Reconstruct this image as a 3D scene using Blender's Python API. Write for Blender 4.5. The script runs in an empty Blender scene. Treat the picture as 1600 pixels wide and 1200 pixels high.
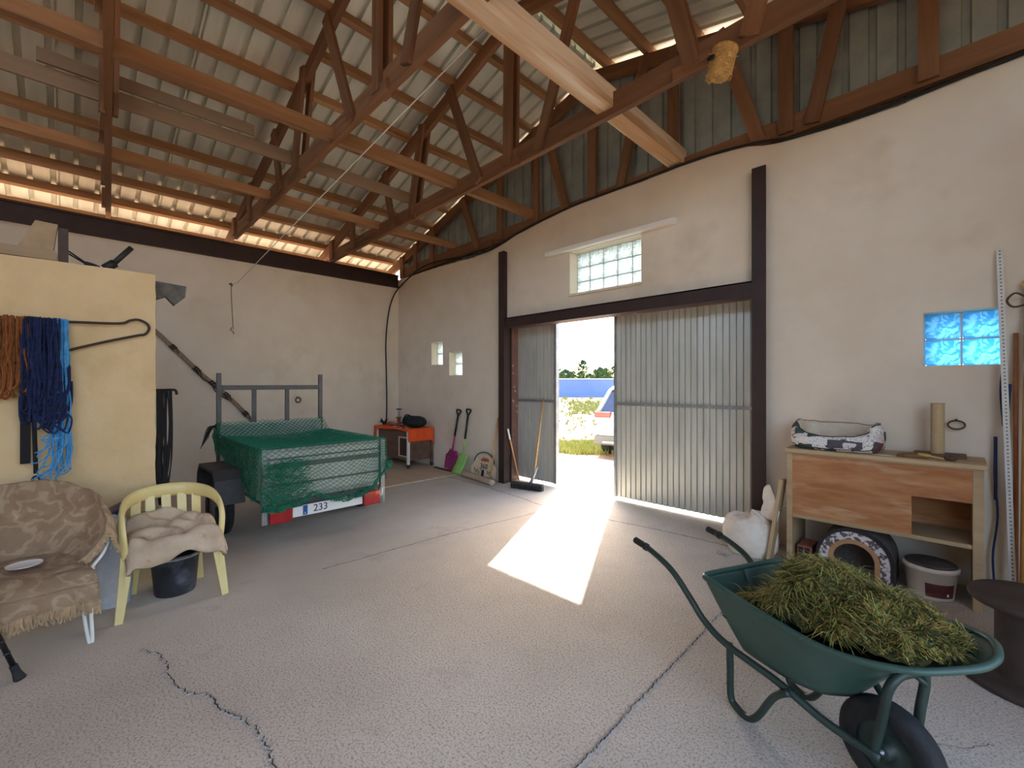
import bpy, bmesh, math, random
from mathutils import Vector, Matrix, noise, Euler
random.seed(7)
S = bpy.context.scene
COL = S.collection
PI = math.pi

# ------------------------------------------------------------------ camera, sky, sun, exposure
cam_d = bpy.data.cameras.new('camera'); cam = bpy.data.objects.new('camera', cam_d); COL.objects.link(cam)
cam_d.sensor_width = 36; cam_d.lens = 693/1600*36; cam_d.clip_start = .05; cam_d.clip_end = 1500
cam.location = (0, 0, 1.6); cam.rotation_euler = (PI/2, 0, PI/4)
S.camera = cam
SUN_DIR = Vector((1.42, -2.72, -2.52)).normalized()       # direction the sunlight travels
w = bpy.data.worlds.new('sky'); S.world = w; w.use_nodes = True
wn = w.node_tree.nodes; wl = w.node_tree.links
bgn = wn['Background']
sky = wn.new('ShaderNodeTexSky'); sky.sky_type = 'NISHITA'; sky.sun_disc = False
sky.sun_elevation = math.asin(-SUN_DIR.z); sky.sun_rotation = math.atan2(-SUN_DIR.x, -SUN_DIR.y)
sky.air_density = 1.0; sky.dust_density = 3.5; sky.ozone_density = 1.0
wl.new(sky.outputs['Color'], bgn.inputs['Color']); bgn.inputs['Strength'].default_value = 0.35
sun_d = bpy.data.lights.new('sun', 'SUN'); sun_d.energy = 6.0; sun_d.angle = math.radians(.55); sun_d.color = (1, .95, .86)
sun = bpy.data.objects.new('sun', sun_d); COL.objects.link(sun)
sun.rotation_euler = SUN_DIR.to_track_quat('-Z', 'Y').to_euler()
vs = S.view_settings
vs.view_transform = 'Standard'; vs.look = 'None'; vs.gamma = 1; vs.use_curve_mapping = False
vs.exposure = 1.76

# ------------------------------------------------------------------ materials
MATS = {}
def newmat(name):
    m = bpy.data.materials.new(name); m.use_nodes = True
    nt = m.node_tree; b = nt.nodes['Principled BSDF']
    return m, nt, b
def N(nt, t, **kw):
    n = nt.nodes.new(t)
    for k, v in kw.items():
        if k in n.inputs: n.inputs[k].default_value = v
        else: setattr(n, k, v)
    return n
def lin(c):
    return tuple(((x/255)/12.92 if x <= 10 else (((x/255)+.055)/1.055)**2.4) for x in c)
def mat(name, c1, c2=None, scale=8, stretch=(1,1,1), rough=.7, bump=.0, bscale=None, metal=0, detail=5, spots=None, lo=.35, hi=.65, rnd=0, coat=0):
    """base colour noise between c1 and c2 (sRGB 0-255), optional fine bump, optional third-colour patches, per-object value shift"""
    if name in MATS: return MATS[name]
    m, nt, b = newmat(name); L = nt.links.new
    c1 = lin(c1); c2 = lin(c2) if c2 else c1
    tc = N(nt, 'ShaderNodeTexCoord'); mp = N(nt, 'ShaderNodeMapping'); mp.inputs['Scale'].default_value = stretch
    if rnd:
        oi = N(nt, 'ShaderNodeObjectInfo')
        va = N(nt, 'ShaderNodeVectorMath', operation='ADD'); L(tc.outputs['Object'], va.inputs[0])
        sc = N(nt, 'ShaderNodeMath', operation='MULTIPLY'); L(oi.outputs['Random'], sc.inputs[0]); sc.inputs[1].default_value = 37.
        L(sc.outputs[0], va.inputs[1]); L(va.outputs[0], mp.inputs['Vector'])
    else: L(tc.outputs['Object'], mp.inputs['Vector'])
    nz = N(nt, 'ShaderNodeTexNoise', Scale=scale, Detail=detail, Roughness=.6); L(mp.outputs[0], nz.inputs['Vector'])
    rp = N(nt, 'ShaderNodeValToRGB'); rp.color_ramp.elements[0].position = lo; rp.color_ramp.elements[1].position = hi
    rp.color_ramp.elements[0].color = (*c1, 1); rp.color_ramp.elements[1].color = (*c2, 1)
    L(nz.outputs['Fac'], rp.inputs['Fac']); out = rp.outputs['Color']
    if spots:
        sc3, sscale, a0, a1 = spots
        n2 = N(nt, 'ShaderNodeTexNoise', Scale=sscale, Detail=4, Roughness=.65); L(mp.outputs[0], n2.inputs['Vector'])
        r2 = N(nt, 'ShaderNodeMapRange'); r2.inputs['From Min'].default_value = a0; r2.inputs['From Max'].default_value = a1; L(n2.outputs['Fac'], r2.inputs['Value'])
        mx = N(nt, 'ShaderNodeMixRGB'); L(r2.outputs[0], mx.inputs['Fac']); L(out, mx.inputs[1]); mx.inputs[2].default_value = (*lin(sc3), 1); out = mx.outputs[0]
    if rnd:
        hs = N(nt, 'ShaderNodeHueSaturation'); mr = N(nt, 'ShaderNodeMapRange'); mr.inputs['To Min'].default_value = 1-rnd; mr.inputs['To Max'].default_value = 1+rnd
        L(oi.outputs['Random'], mr.inputs['Value']); L(mr.outputs[0], hs.inputs['Value']); L(out, hs.inputs['Color']); out = hs.outputs[0]
    L(out, b.inputs['Base Color'])
    b.inputs['Roughness'].default_value = rough; b.inputs['Metallic'].default_value = metal
    if coat: b.inputs['Coat Weight'].default_value = coat
    if bump:
        n3 = N(nt, 'ShaderNodeTexNoise', Scale=bscale or scale*3, Detail=4, Roughness=.6); L(mp.outputs[0], n3.inputs['Vector'])
        bp = N(nt, 'ShaderNodeBump', Strength=bump, Distance=.02); L(n3.outputs['Fac'], bp.inputs['Height']); L(bp.outputs[0], b.inputs['Normal'])
    MATS[name] = m; return m
def wood(name, c1, c2, rnd=.18, scale=9, rough=.75, spots=None):
    return mat(name, c1, c2, scale=scale, stretch=(.09,1,1), rough=rough, bump=.25, bscale=22, rnd=rnd, spots=spots, lo=.3, hi=.7)
PLASTER = mat('white_plaster', (219,203,181), (228,214,194), scale=1.3, rough=.9, bump=.22, bscale=7, spots=((203,185,160), .8, .56, .8))
CREAM = mat('cream_plaster', (206,178,132), (216,190,146), scale=2.5, rough=.9, bump=.3, bscale=9, spots=((190,160,112), 1.4, .55, .8))
TRUSSW = wood('truss_pine', (108,70,42), (134,92,58), spots=((84,52,30), 5, .58, .7))
TIEW = wood('tie_pine', (176,134,92), (194,154,114), spots=((214,196,172), 2.4, .52, .62)); TIES = wood('slim_tie_pine', (132,92,58), (156,114,76), spots=((98,62,38), 4, .57, .68))
GREYW = wood('grey_board', (126,100,76), (142,116,90))
PURLW = wood('purlin_pine', (146,104,66), (172,128,88), spots=((116,72,40), 4, .58, .7))
STEELP = mat('dark_brown_steel', (44,27,24), (56,35,30), scale=5, rough=.55, bump=.05)
JAMB = mat('brown_jamb', (112,82,74), (126,92,82), scale=4, rough=.7, spots=((214,196,184), 7, .61, .66), bump=.1)
ROOFM = mat('roof_sheet_metal', (216,215,198), (230,228,212), scale=4, stretch=(.15,2,1), rough=.45, metal=.25, rnd=.05)
CLAD = mat('gable_sheet_metal', (142,144,134), (160,160,148), scale=5, rough=.5, metal=.25, rnd=.05)
GALV = mat('galvanised_door', (192,195,186), (208,210,202), scale=3, stretch=(3,3,.5), rough=.38, metal=.4, bump=.03)
GALV2 = mat('galvanised_steel', (140,142,142), (164,166,165), scale=9, rough=.42, metal=.6)
GUNM = mat('grey_steel', (88,87,85), (102,100,98), scale=9, rough=.5, metal=.4)
CONC = None
def concrete():
    m, nt, b = newmat('rough_concrete'); L = nt.links.new
    tc = N(nt, 'ShaderNodeTexCoord'); o = tc.outputs['Object']
    big = N(nt, 'ShaderNodeTexNoise', Scale=.55, Detail=6, Roughness=.6); L(o, big.inputs['Vector'])
    r1 = N(nt, 'ShaderNodeValToRGB'); e = r1.color_ramp.elements; e[0].position = .36; e[1].position = .64
    e[0].color = (*lin((188,174,158)), 1); e[1].color = (*lin((217,204,188)), 1); L(big.outputs['Fac'], r1.inputs['Fac'])
    gr = N(nt, 'ShaderNodeTexNoise', Scale=88, Detail=3, Roughness=.65); L(o, gr.inputs['Vector'])
    r2 = N(nt, 'ShaderNodeMapRange'); r2.inputs['From Min'].default_value = .34; r2.inputs['From Max'].default_value = .52
    r2.inputs['To Min'].default_value = .48; r2.inputs['To Max'].default_value = 1.0; L(gr.outputs['Fac'], r2.inputs['Value'])
    # the far strip by trailer and left wall is trowelled smooth: grain fades there
    sep = N(nt, 'ShaderNodeSeparateXYZ'); L(o, sep.inputs[0])
    wob = N(nt, 'ShaderNodeTexNoise', Scale=1.1, Detail=3); L(o, wob.inputs['Vector'])
    ad = N(nt, 'ShaderNodeMath', operation='MULTIPLY_ADD'); L(wob.outputs['Fac'], ad.inputs[0]); ad.inputs[1].default_value = 1.1; L(sep.outputs['X'], ad.inputs[2])
    sm = N(nt, 'ShaderNodeMapRange'); sm.inputs['From Min'].default_value = -3.5; sm.inputs['From Max'].default_value = -2.7; L(ad.outputs[0], sm.inputs['Value'])
    mixg = N(nt, 'ShaderNodeMix'); mixg.data_type = 'FLOAT'; L(sm.outputs[0], mixg.inputs[0]); mixg.inputs[2].default_value = .97; L(r2.outputs[0], mixg.inputs[3])
    mul = N(nt, 'ShaderNodeMixRGB', blend_type='MULTIPLY'); mul.inputs['Fac'].default_value = 1; L(r1.outputs[0], mul.inputs[1]); L(mixg.outputs[0], mul.inputs[2])
    st = N(nt, 'ShaderNodeTexNoise', Scale=2.2, Detail=5, Roughness=.7); L(o, st.inputs['Vector'])
    r3 = N(nt, 'ShaderNodeMapRange'); r3.inputs['From Min'].default_value = .56; r3.inputs['From Max'].default_value = .78; r3.inputs['To Max'].default_value = .5; L(st.outputs['Fac'], r3.inputs['Value'])
    mx = N(nt, 'ShaderNodeMixRGB'); L(r3.outputs[0], mx.inputs['Fac']); L(mul.outputs[0], mx.inputs[1]); mx.inputs[2].default_value = (*lin((142,128,116)), 1)
    L(mx.outputs[0], b.inputs['Base Color']); b.inputs['Roughness'].default_value = .78
    bst = N(nt, 'ShaderNodeMath', operation='MULTIPLY_ADD'); L(sm.outputs[0], bst.inputs[0]); bst.inputs[1].default_value = .5; bst.inputs[2].default_value = .06
    bp = N(nt, 'ShaderNodeBump', Distance=.012); L(bst.outputs[0], bp.inputs['Strength']); L(gr.outputs['Fac'], bp.inputs['Height']); L(bp.outputs[0], b.inputs['Normal'])
    return m
CONC = concrete()
def glassblock(name, ca, cb, wave):
    m, nt, b = newmat(name); L = nt.links.new
    nt.nodes.remove(b); out = nt.nodes['Material Output']
    tc = N(nt, 'ShaderNodeTexCoord'); nz = N(nt, 'ShaderNodeTexNoise', Scale=wave, Detail=2, Roughness=.5, Distortion=2.2); L(tc.outputs['Object'], nz.inputs['Vector'])
    rp = N(nt, 'ShaderNodeValToRGB'); e = rp.color_ramp.elements; e[0].position = .44; e[1].position = .56; e[0].color = (*lin(ca), 1); e[1].color = (*lin(cb), 1)  # light and dark ripples of the moulded relief are put into the colour
    L(nz.outputs['Fac'], rp.inputs['Fac'])
    tr = N(nt, 'ShaderNodeBsdfTranslucent'); L(rp.outputs[0], tr.inputs['Color'])
    gl = N(nt, 'ShaderNodeBsdfGlossy', Roughness=.12); bp = N(nt, 'ShaderNodeBump', Strength=.5, Distance=.02); L(nz.outputs['Fac'], bp.inputs['Height']); L(bp.outputs[0], gl.inputs['Normal'])
    mx = N(nt, 'ShaderNodeMixShader'); mx.inputs[0].default_value = .07; L(tr.outputs[0], mx.inputs[1]); L(gl.outputs[0], mx.inputs[2]); L(mx.outputs[0], out.inputs['Surface'])
    return m
GB_CLEAR = glassblock('clear_glass_block', (150,164,168), (196,204,204), 16)
GB_SKY = glassblock('sky_tinted_glass_block', (64,148,200), (150,196,220), 11)  # blue of the sky behind the blocks is put into the glass colour

# ------------------------------------------------------------------ mesh helpers
class MB:
    def __init__(s): s.v = []; s.f = []; s.sm = []
    def add(s, vs_, fs, smooth=False):
        o = len(s.v); s.v += [tuple(p) for p in vs_]
        for f in fs: s.f.append(tuple(i+o for i in f)); s.sm.append(smooth)
        return s
    def box(s, a, b, M=None):
        x0,y0,z0 = a; x1,y1,z1 = b
        p = [(x0,y0,z0),(x1,y0,z0),(x1,y1,z0),(x0,y1,z0),(x0,y0,z1),(x1,y0,z1),(x1,y1,z1),(x0,y1,z1)]
        if M: p = [M @ Vector(q) for q in p]
        return s.add(p, [(3,2,1,0),(4,5,6,7),(0,1,5,4),(1,2,6,5),(2,3,7,6),(3,0,4,7)])
    def bar(s, p, q, wd, ht, up=(0,0,1), w2=None, h2=None):
        p = Vector(p); q = Vector(q); d = (q-p).normalized(); up = Vector(up)
        if abs(d.dot(up)) > .98: up = Vector((0,1,0))
        sd = d.cross(up).normalized(); u = sd.cross(d)
        w2 = wd if w2 is None else w2; h2 = ht if h2 is None else h2
        pts = [p-sd*wd/2-u*ht/2, p+sd*wd/2-u*ht/2, p+sd*wd/2+u*ht/2, p-sd*wd/2+u*ht/2,
               q-sd*w2/2-u*h2/2, q+sd*w2/2-u*h2/2, q+sd*w2/2+u*h2/2, q-sd*w2/2+u*h2/2]
        return s.add(pts, [(0,1,2,3),(7,6,5,4),(4,5,1,0),(5,6,2,1),(6,7,3,2),(7,4,0,3)])
    def tube(s, pts, r, n=8, closed=False, cap=True, sq=None):
        """sweep; r a number or a list; sq=(a,b) an elliptic cross-section factor"""
        pts = [Vector(p) for p in pts]; m = len(pts)
        rs = r if isinstance(r, (list, tuple)) else [r]*m
        t0 = None; prev = None; vs_ = []
        for i, p in enumerate(pts):
            a = pts[(i-1) % m] if (closed or i) else p; b = pts[(i+1) % m] if (closed or i < m-1) else p
            t = (b-a); t = t.normalized() if t.length > 1e-9 else Vector((0,0,1))
            if prev is None:
                up = Vector((0,0,1)) if abs(t.z) < .9 else Vector((0,1,0))
                nrm = (up - t*up.dot(t)).normalized()
            else:
                nrm = prev - t*prev.dot(t); nrm = nrm.normalized() if nrm.length > 1e-6 else prev
            prev = nrm; bn = t.cross(nrm)
            sa, sb = sq or (1,1)
            for k in range(n):
                an = 2*PI*k/n; vs_.append(p + (nrm*math.cos(an)*sa + bn*math.sin(an)*sb)*rs[i])
        fs = []
        for i in range(m if closed else m-1):
            for k in range(n):
                j = (i+1) % m
                fs.append((i*n+k, i*n+(k+1) % n, j*n+(k+1) % n, j*n+k))
        if cap and not closed: fs.append(tuple(range(n-1,-1,-1))); fs.append(tuple((m-1)*n+k for k in range(n)))
        return s.add(vs_, fs, n > 4)
    def lathe(s, prof, n=24, c=(0,0,0), M=None, cap=False):
        vs_ = []
        for r, z in prof:
            for k in range(n):
                a = 2*PI*k/n; p = Vector((c[0]+r*math.cos(a), c[1]+r*math.sin(a), c[2]+z)); vs_.append(M @ p if M else p)
        fs = [(i*n+k, i*n+(k+1) % n, (i+1)*n+(k+1) % n, (i+1)*n+k) for i in range(len(prof)-1) for k in range(n)]
        if cap: fs.append(tuple(range(n-1,-1,-1))); fs.append(tuple((len(prof)-1)*n+k for k in range(n)))
        return s.add(vs_, fs, True)
    def grid(s, f, nu, nv, wrapu=False):
        vs_ = [f(i/nu, j/nv) for j in range(nv+1) for i in range(nu+(0 if wrapu else 1))]
        W = nu if wrapu else nu+1
        fs = [(j*W+i, j*W+(i+1) % W, (j+1)*W+(i+1) % W, (j+1)*W+i) for j in range(nv) for i in range(nu)]
        return s.add(vs_, fs, True)
    def prism(s, poly, h0, h1, plane='xz', M=None):
        """poly of 2-D points, extruded along the third axis from h0 to h1"""
        n = len(poly); mk = {'xz': lambda p,h:(p[0],h,p[1]), 'xy': lambda p,h:(p[0],p[1],h), 'yz': lambda p,h:(h,p[0],p[1])}[plane]
        vs_ = [mk(p,h0) for p in poly]+[mk(p,h1) for p in poly]
        if M: vs_ = [M @ Vector(q) for q in vs_]
        return s.add(vs_, [tuple(range(n-1,-1,-1)), tuple(range(n,2*n))]+[(i,(i+1) % n,n+(i+1) % n,n+i) for i in range(n)])
    def mesh(s, name):
        me = bpy.data.meshes.new(name); me.from_pydata(s.v, [], s.f); me.polygons.foreach_set('use_smooth', s.sm); me.update(); return me
    def build(s, name, m, parent=None, fix=True, bevel=0, sub=0, solid=0):
        me = s.mesh(name)
        if fix:
            bm = bmesh.new(); bm.from_mesh(me); bmesh.ops.recalc_face_normals(bm, faces=bm.faces); bm.to_mesh(me); bm.free()
        o = link(name, me, m, parent)
        if solid: q = o.modifiers.new('solid','SOLIDIFY'); q.thickness = solid; q.offset = 0
        if bevel: q = o.modifiers.new('bevel','BEVEL'); q.width = bevel; q.segments = 2; q.limit_method = 'ANGLE'
        if sub: q = o.modifiers.new('sub','SUBSURF'); q.levels = sub; q.render_levels = sub
        return o
def wmat(o):
    M = o.matrix_basis.copy()
    if o.parent: M = wmat(o.parent) @ o.matrix_parent_inverse @ M
    return M
def link(name, me, m, parent=None, M=None):
    o = bpy.data.objects.new(name, me); COL.objects.link(o)
    if me is not None and m is not None and not me.materials: me.materials.append(m)
    if M is not None: o.matrix_basis = M
    if parent is not None:
        o.parent = parent; o.matrix_parent_inverse = wmat(parent).inverted()
    return o
def tag(o, label, cat, group=None, kind=None):
    o['label'] = label; o['category'] = cat
    if group: o['group'] = group
    if kind: o['kind'] = kind
    return o
def thing(name, label, cat, loc=(0,0,0), group=None):
    o = bpy.data.objects.new(name, None); COL.objects.link(o); o.location = loc; o.empty_display_size = .1
    return tag(o, label, cat, group)
def struct(o): o['kind'] = 'structure'; return o
def board(name, p, q, wd, ht, m, parent=None, up=(0,0,1)):
    """a plank whose local X runs along its length, so that the grain follows it; wd across, ht along up"""
    p = Vector(p); q = Vector(q); d = q-p; Ln = d.length; d.normalize(); up = Vector(up)
    if abs(d.dot(up)) > .98: up = Vector((0,1,0))
    sd = up.cross(d).normalized(); u = d.cross(sd)
    M = Matrix((d, sd, u)).transposed().to_4x4(); M.translation = p
    me = MB().box((0,-wd/2,-ht/2),(Ln,wd/2,ht/2)).mesh(name)
    return link(name, me, m, parent, M)
def bez(p, n=12):
    """Catmull-Rom through the points"""
    p = [Vector(a) for a in p]; out = []
    for i in range(len(p)-1):
        a = p[max(i-1,0)]; b = p[i]; c = p[i+1]; d = p[min(i+2,len(p)-1)]
        for k in range(n):
            t = k/n; out.append(.5*((2*b)+(c-a)*t+(2*a-5*b+4*c-d)*t*t+(3*b-a-3*c+d)*t**3))
    out.append(p[-1]); return out
def nz(p, s=1, seed=0): return noise.noise(Vector(p)*s + Vector((seed*13.7, seed*7.1, seed*3.3)))

# ------------------------------------------------------------------ the room
XL, YD, XR, YR = -8.5, 5.03, 1.45, -3.4        # left wall, door wall, right wall, open rear
fl = struct(MB().box((XL-.3, YR, -.2), (XR+.3, 5.4, 0)).build('floor', CONC))
def walltop(x):
    pts = [(-9.2,3.84),(-8.46,3.84),(-7.09,3.85),(-5.95,3.82),(-5.4,3.85),(-5.0,3.95),(-4.3,4.05),(-3.74,4.1),(-2.76,4.11),(-2.12,4.13),(-1.55,4.10),(-1.36,4.02),(-.81,3.98),(-.36,3.98),(.03,4.03),(.5,4.05),(2.2,4.05)]
    for (a,za),(b,zb) in zip(pts, pts[1:]):
        if a <= x <= b: return za+(zb-za)*(x-a)/(b-a) + .008*nz((x*6,0,0))
    return 4
def holed_wall(name, x0, x1, holes, y0, y1, m):
    """wall in the XZ plane between y0 (inside) and y1 (outside), free top line, real openings"""
    xs = sorted({x0, x1, *[h[0] for h in holes], *[h[1] for h in holes], *[x0+(x1-x0)*i/60 for i in range(61)]})
    zs = sorted({0., *[h[2] for h in holes], *[h[3] for h in holes]}); b = MB()
    solid = lambda i, j: 0 <= i < len(xs)-1 and 0 <= j < len(zs) and not any(h[0]-1e-6 <= xs[i] and xs[i+1] <= h[1]+1e-6 and h[2]-1e-6 <= zs[j] and (zs[j+1] if j+1 < len(zs) else 9) <= h[3]+1e-6 for h in holes)
    zt = lambda x, j: walltop(x) if j == len(zs) else zs[j]
    for i in range(len(xs)-1):
        for j in range(len(zs)):
            if not solid(i,j): continue
            a, c = xs[i], xs[i+1]
            for y in (y0, y1): b.add([(a,y,zt(a,j)),(c,y,zt(c,j)),(c,y,zt(c,j+1)),(a,y,zt(a,j+1))], [(0,1,2,3)])
            if not solid(i-1,j): b.add([(a,y0,zt(a,j)),(a,y1,zt(a,j)),(a,y1,zt(a,j+1)),(a,y0,zt(a,j+1))], [(0,1,2,3)])
            if not solid(i+1,j): b.add([(c,y0,zt(c,j)),(c,y1,zt(c,j)),(c,y1,zt(c,j+1)),(c,y0,zt(c,j+1))], [(0,1,2,3)])
            if j == len(zs)-1 or not solid(i,j+1): b.add([(a,y0,zt(a,j+1)),(c,y0,zt(c,j+1)),(c,y1,zt(c,j+1)),(a,y1,zt(a,j+1))], [(0,1,2,3)])
            if j and not solid(i,j-1): b.add([(a,y0,zs[j]),(c,y0,zs[j]),(c,y1,zs[j]),(a,y1,zs[j])], [(0,1,2,3)])
    return struct(b.build(name, m, fix=False))
DOOR = (-5.24, -1.42, 0, 2.6)
W1 = (-3.87, -2.76, 2.86, 3.47); W2 = (-7.26,-6.89,1.97,2.41); W3 = (-6.69,-6.30,1.76,2.19); W4 = (-.19,.26,1.75,2.19)
wall_door = holed_wall('wall_door', XL-.25, XR+.3, [DOOR, W1, W2, W3, W4], YD, YD+.34, PLASTER)
wl_ = MB()
wl_.box((XL-.25, YR, 0), (XL, YD, 3.66))
struct(wl_.build('wall_left', PLASTER))
b = MB(); b.box((XR, 2.7, 0), (XR+.25, YD+.2, 4.0)); b.box((XR, YR, 0), (XR+.25, -3.1, 4.0)); b.box((XR, -3.1, 3.85), (XR+.25, 2.7, 4.0))      # open side bay, out of view
struct(b.build('wall_right', PLASTER))
struct(MB().box((XL-.25, YR-.25, 0), (XR+.25, YR, 4.4)).build('wall_rear', PLASTER))
# cream partition with a lumpy broken edge
def partition():
    b = MB(); x1 = -4.6; x0 = -4.85
    def f(u, v):
        y = -2.6+3.1*u; z = 2.49*v; e = .012*nz((0,y*3,z*3)) + (.012*nz((5,y*9,z*9)) if z > 2.2 else 0)
        if u > .985: y += .012*nz((1,2,z*8))
        return (x1+e, y, z)
    b.grid(f, 80, 70)
    b.grid(lambda u,v: (x0, -2.6+3.1*u, 2.49*v), 2, 2)
    n = 70
    b.grid(lambda u,v: (f(1,v)[0]*(1-u)+x0*u, f(1,v)[1], f(1,v)[2]), 3, n)
    b.grid(lambda u,v: (f(0,v)[0]*(1-u)+x0*u, -2.6, 2.49*v), 1, 2)
    b.grid(lambda u,v: (f(u,1)[0]*(1-v)+x0*v, f(u,1)[1], 2.49), 80, 2)
    return struct(b.build('wall_partition', CREAM))
partition()
# dark steel wall plate along the left wall, with flanges
sb = MB(); sb.box((XL-.2, YR, 3.66), (XL+.06, YD-.02, 3.69)); sb.box((XL-.2, YR, 3.90), (XL+.06, YD-.02, 3.93)); sb.box((XL-.1, YR, 3.69), (XL+.035, YD-.02, 3.9))
struct(sb.build('trim_1', STEELP))
# door posts and lintel
for nm, x0, x1, zt in (('trim_2', -5.25, -5.12, 3.74), ('trim_3', -1.475, -1.345, 3.80)):
    b = MB(); b.box((x0, 4.94, 0), (x1, 4.955, zt)); b.box((x0, 5.10, 0), (x1, 5.12, zt)); b.box(((x0+x1)/2-.045, 4.955, 0), ((x0+x1)/2+.045, 5.10, zt))
    struct(b.build(nm, STEELP))
b = MB(); b.box((-5.12, 4.96, 2.52), (-1.475, 4.975, 2.66)); b.box((-5.12, 4.96, 2.505), (-1.475, 5.12, 2.52)); b.box((-5.12, 4.96, 2.645), (-1.475, 5.06, 2.66))
struct(b.build('trim_4', STEELP))
b = MB(); b.box((-5.24, 5.12, 0), (-5.21, 5.36, 2.56)); b.box((-5.21, 5.12, 2.53), (-1.42, 5.36, 2.56)); b.box((-1.45, 5.12, 0), (-1.42, 5.36, 2.56));
struct(b.build('trim_5', JAMB))

# corrugated door leaves
def corr(b, x0, x1, y, z0, z1, p=.075, dpt=.02):
    n = int(round((x1-x0)/p)); p = (x1-x0)/n; pr = []
    for i in range(n):
        a = x0+i*p; pr += [(a, y+dpt), (a+p*.07, y), (a+p*.80, y), (a+p*.87, y+dpt)]
    pr.append((x1, y+dpt))
    vs_ = [(x,yy,z) for z in (z0,z1) for x,yy in pr]; k = len(pr)
    b.add(vs_, [(i,i+1,k+i+1,k+i) for i in range(k-1)])
def leaf(nm, x0, x1, edge):
    b = MB(); b.box((x0, 5.385, .05), (x0+.04, 5.42, 2.55)); b.box((x1-.04, 5.385, .05), (x1, 5.42, 2.55)); b.box((x0+.04, 5.385, .05), (x1-.04, 5.42, .085)); b.box((x0+.04, 5.385, 2.515), (x1-.04, 5.42, 2.55))
    o = struct(b.build(nm, GALV2))
    for z0, z1 in ((.05,1.31),(1.35,2.55)):
        b = MB(); corr(b, x0, x1, 5.355, z0, z1); b.build('corrugated_sheet', GALV, o, fix=False, solid=.002)
    b = MB(); b.box((x0, 5.335, 1.31), (x1, 5.375, 1.35)); b.build('rail', GALV2, o)
    if edge:
        b = MB(); b.box((x1-.005, 5.33, .05), (x1+.045, 5.40, 2.54)) if edge > 0 else b.box((x0-.03, 5.33, .05), (x0+.005, 5.40, 2.54)); b.build('edge_strip', GALV2, o)
    return o
leaf('door_1', -5.235, -4.41, 1)
leaf('door_2', -3.31, -1.45, -1)

# glass block windows: each block an object
def gwin(nm, h, nx, nzz, m, yb, lab):
    x0,x1,z0,z1 = h; fx = .012
    wdt = (x1-x0)/nx; hgt = (z1-z0)/nzz
    b = MB()
    for i in range(nx+1): b.box((x0+i*wdt-.007, yb+.012, z0), (x0+i*wdt+.007, yb+.07, z1))
    for j in range(nzz+1): b.box((x0, yb+.013, z0+j*hgt-.007), (x1, yb+.069, z0+j*hgt+.007))
    o = struct(b.build(nm, mat('mortar_joint', (200,196,190), rough=.9)))
    def blk():
        q = MB(); a = wdt/2-.006; c = hgt/2-.006
        q.box((-a,0,-c),(a,.075,c)); me = q.mesh('glass_block'); me.materials.append(m); return me
    me = blk()
    for i in range(nx):
        for j in range(nzz):
            g = link('glass_block', me, None, o, Matrix.Translation((x0+(i+.5)*wdt, yb, z0+(j+.5)*hgt)))
            q = g.modifiers.new('bevel','BEVEL'); q.width = .014; q.segments = 2
    return o
gwin('window_1', W1, 5, 3, GB_CLEAR, YD+.17, '')
gwin('window_2', W2, 1, 2, GB_CLEAR, YD+.14, '')
gwin('window_3', W3, 1, 2, GB_CLEAR, YD+.14, '')
gwin('window_4', W4, 2, 2, GB_SKY, YD+.14, '')
# plastered sill of the big window and the lip above it
struct(MB().box((-3.88, 4.985, 2.835), (-2.75, YD+.17, 2.865)).build('trim_6', PLASTER, bevel=.008))

# ------------------------------------------------------------------ roof: sheets, purlins, trusses
RX, RZ = -3.5, 6.02                                       # ridge line of the sheets
def zs_(x): return RZ-(RX-x)*.313 if x < RX else RZ-(x-RX)*.235
EAVE_L, EAVE_R = -9.5, 2.1
rc = MB(); rc.add([(RX-.22,YR,zs_(RX-.22)+.06),(RX,YR,RZ+.09),(RX+.22,YR,zs_(RX+.22)+.06),(RX-.22,5.5,zs_(RX-.22)+.06),(RX,5.5,RZ+.09),(RX+.22,5.5,zs_(RX+.22)+.06)], [(0,1,4,3),(1,2,5,4)])
ceiling = struct(rc.build('ceiling', ROOFM, solid=.003))
def sheetmesh(nm, x0, x1):
    """1.1 m wide ribbed sheet, local Y across, X down the slope (world x), z following the slope"""
    pr = []; p = .22
    for i in range(5):
        a = i*p; pr += [(a,0),(a+.145,0),(a+.150,.055),(a+.198,.055),(a+.203,0)]
    pr.append((1.12,0)); b = MB(); k = len(pr)
    b.add([(x, y, zs_(x)+h) for x in (x0,x1) for y,h in pr], [(i,i+1,k+i+1,k+i) for i in range(k-1)])
    me = b.mesh(nm); me.materials.append(ROOFM); return me
ml = sheetmesh('roof_sheet', EAVE_L, RX-.03); mr_ = sheetmesh('roof_sheet', RX+.03, EAVE_R)
y = YR
while y < 5.3:
    for me in (ml, mr_):
        o = link('roof_sheet', me, None, ceiling, Matrix.Translation((0,y,0)))
        q = o.modifiers.new('s','SOLIDIFY'); q.thickness = .0015
    y += 1.1
def purlin(x, w_=.07, h_=.11):
    z = zs_(x)-h_/2-.004
    sl = .313 if x < RX else -.235
    board('purlin', (x, YR, z), (x, 5.42, z), w_, h_, PURLW, ceiling, up=(-sl,0,1))
PX = [-9.3,-8.82,-8.30,-7.86,-7.40,-6.85,-6.30,-5.76,-5.22,-4.70,-4.18,-3.72]
x = -3.32
while x < 2: PX.append(x); x += .6
for x in PX: purlin(x)

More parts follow.
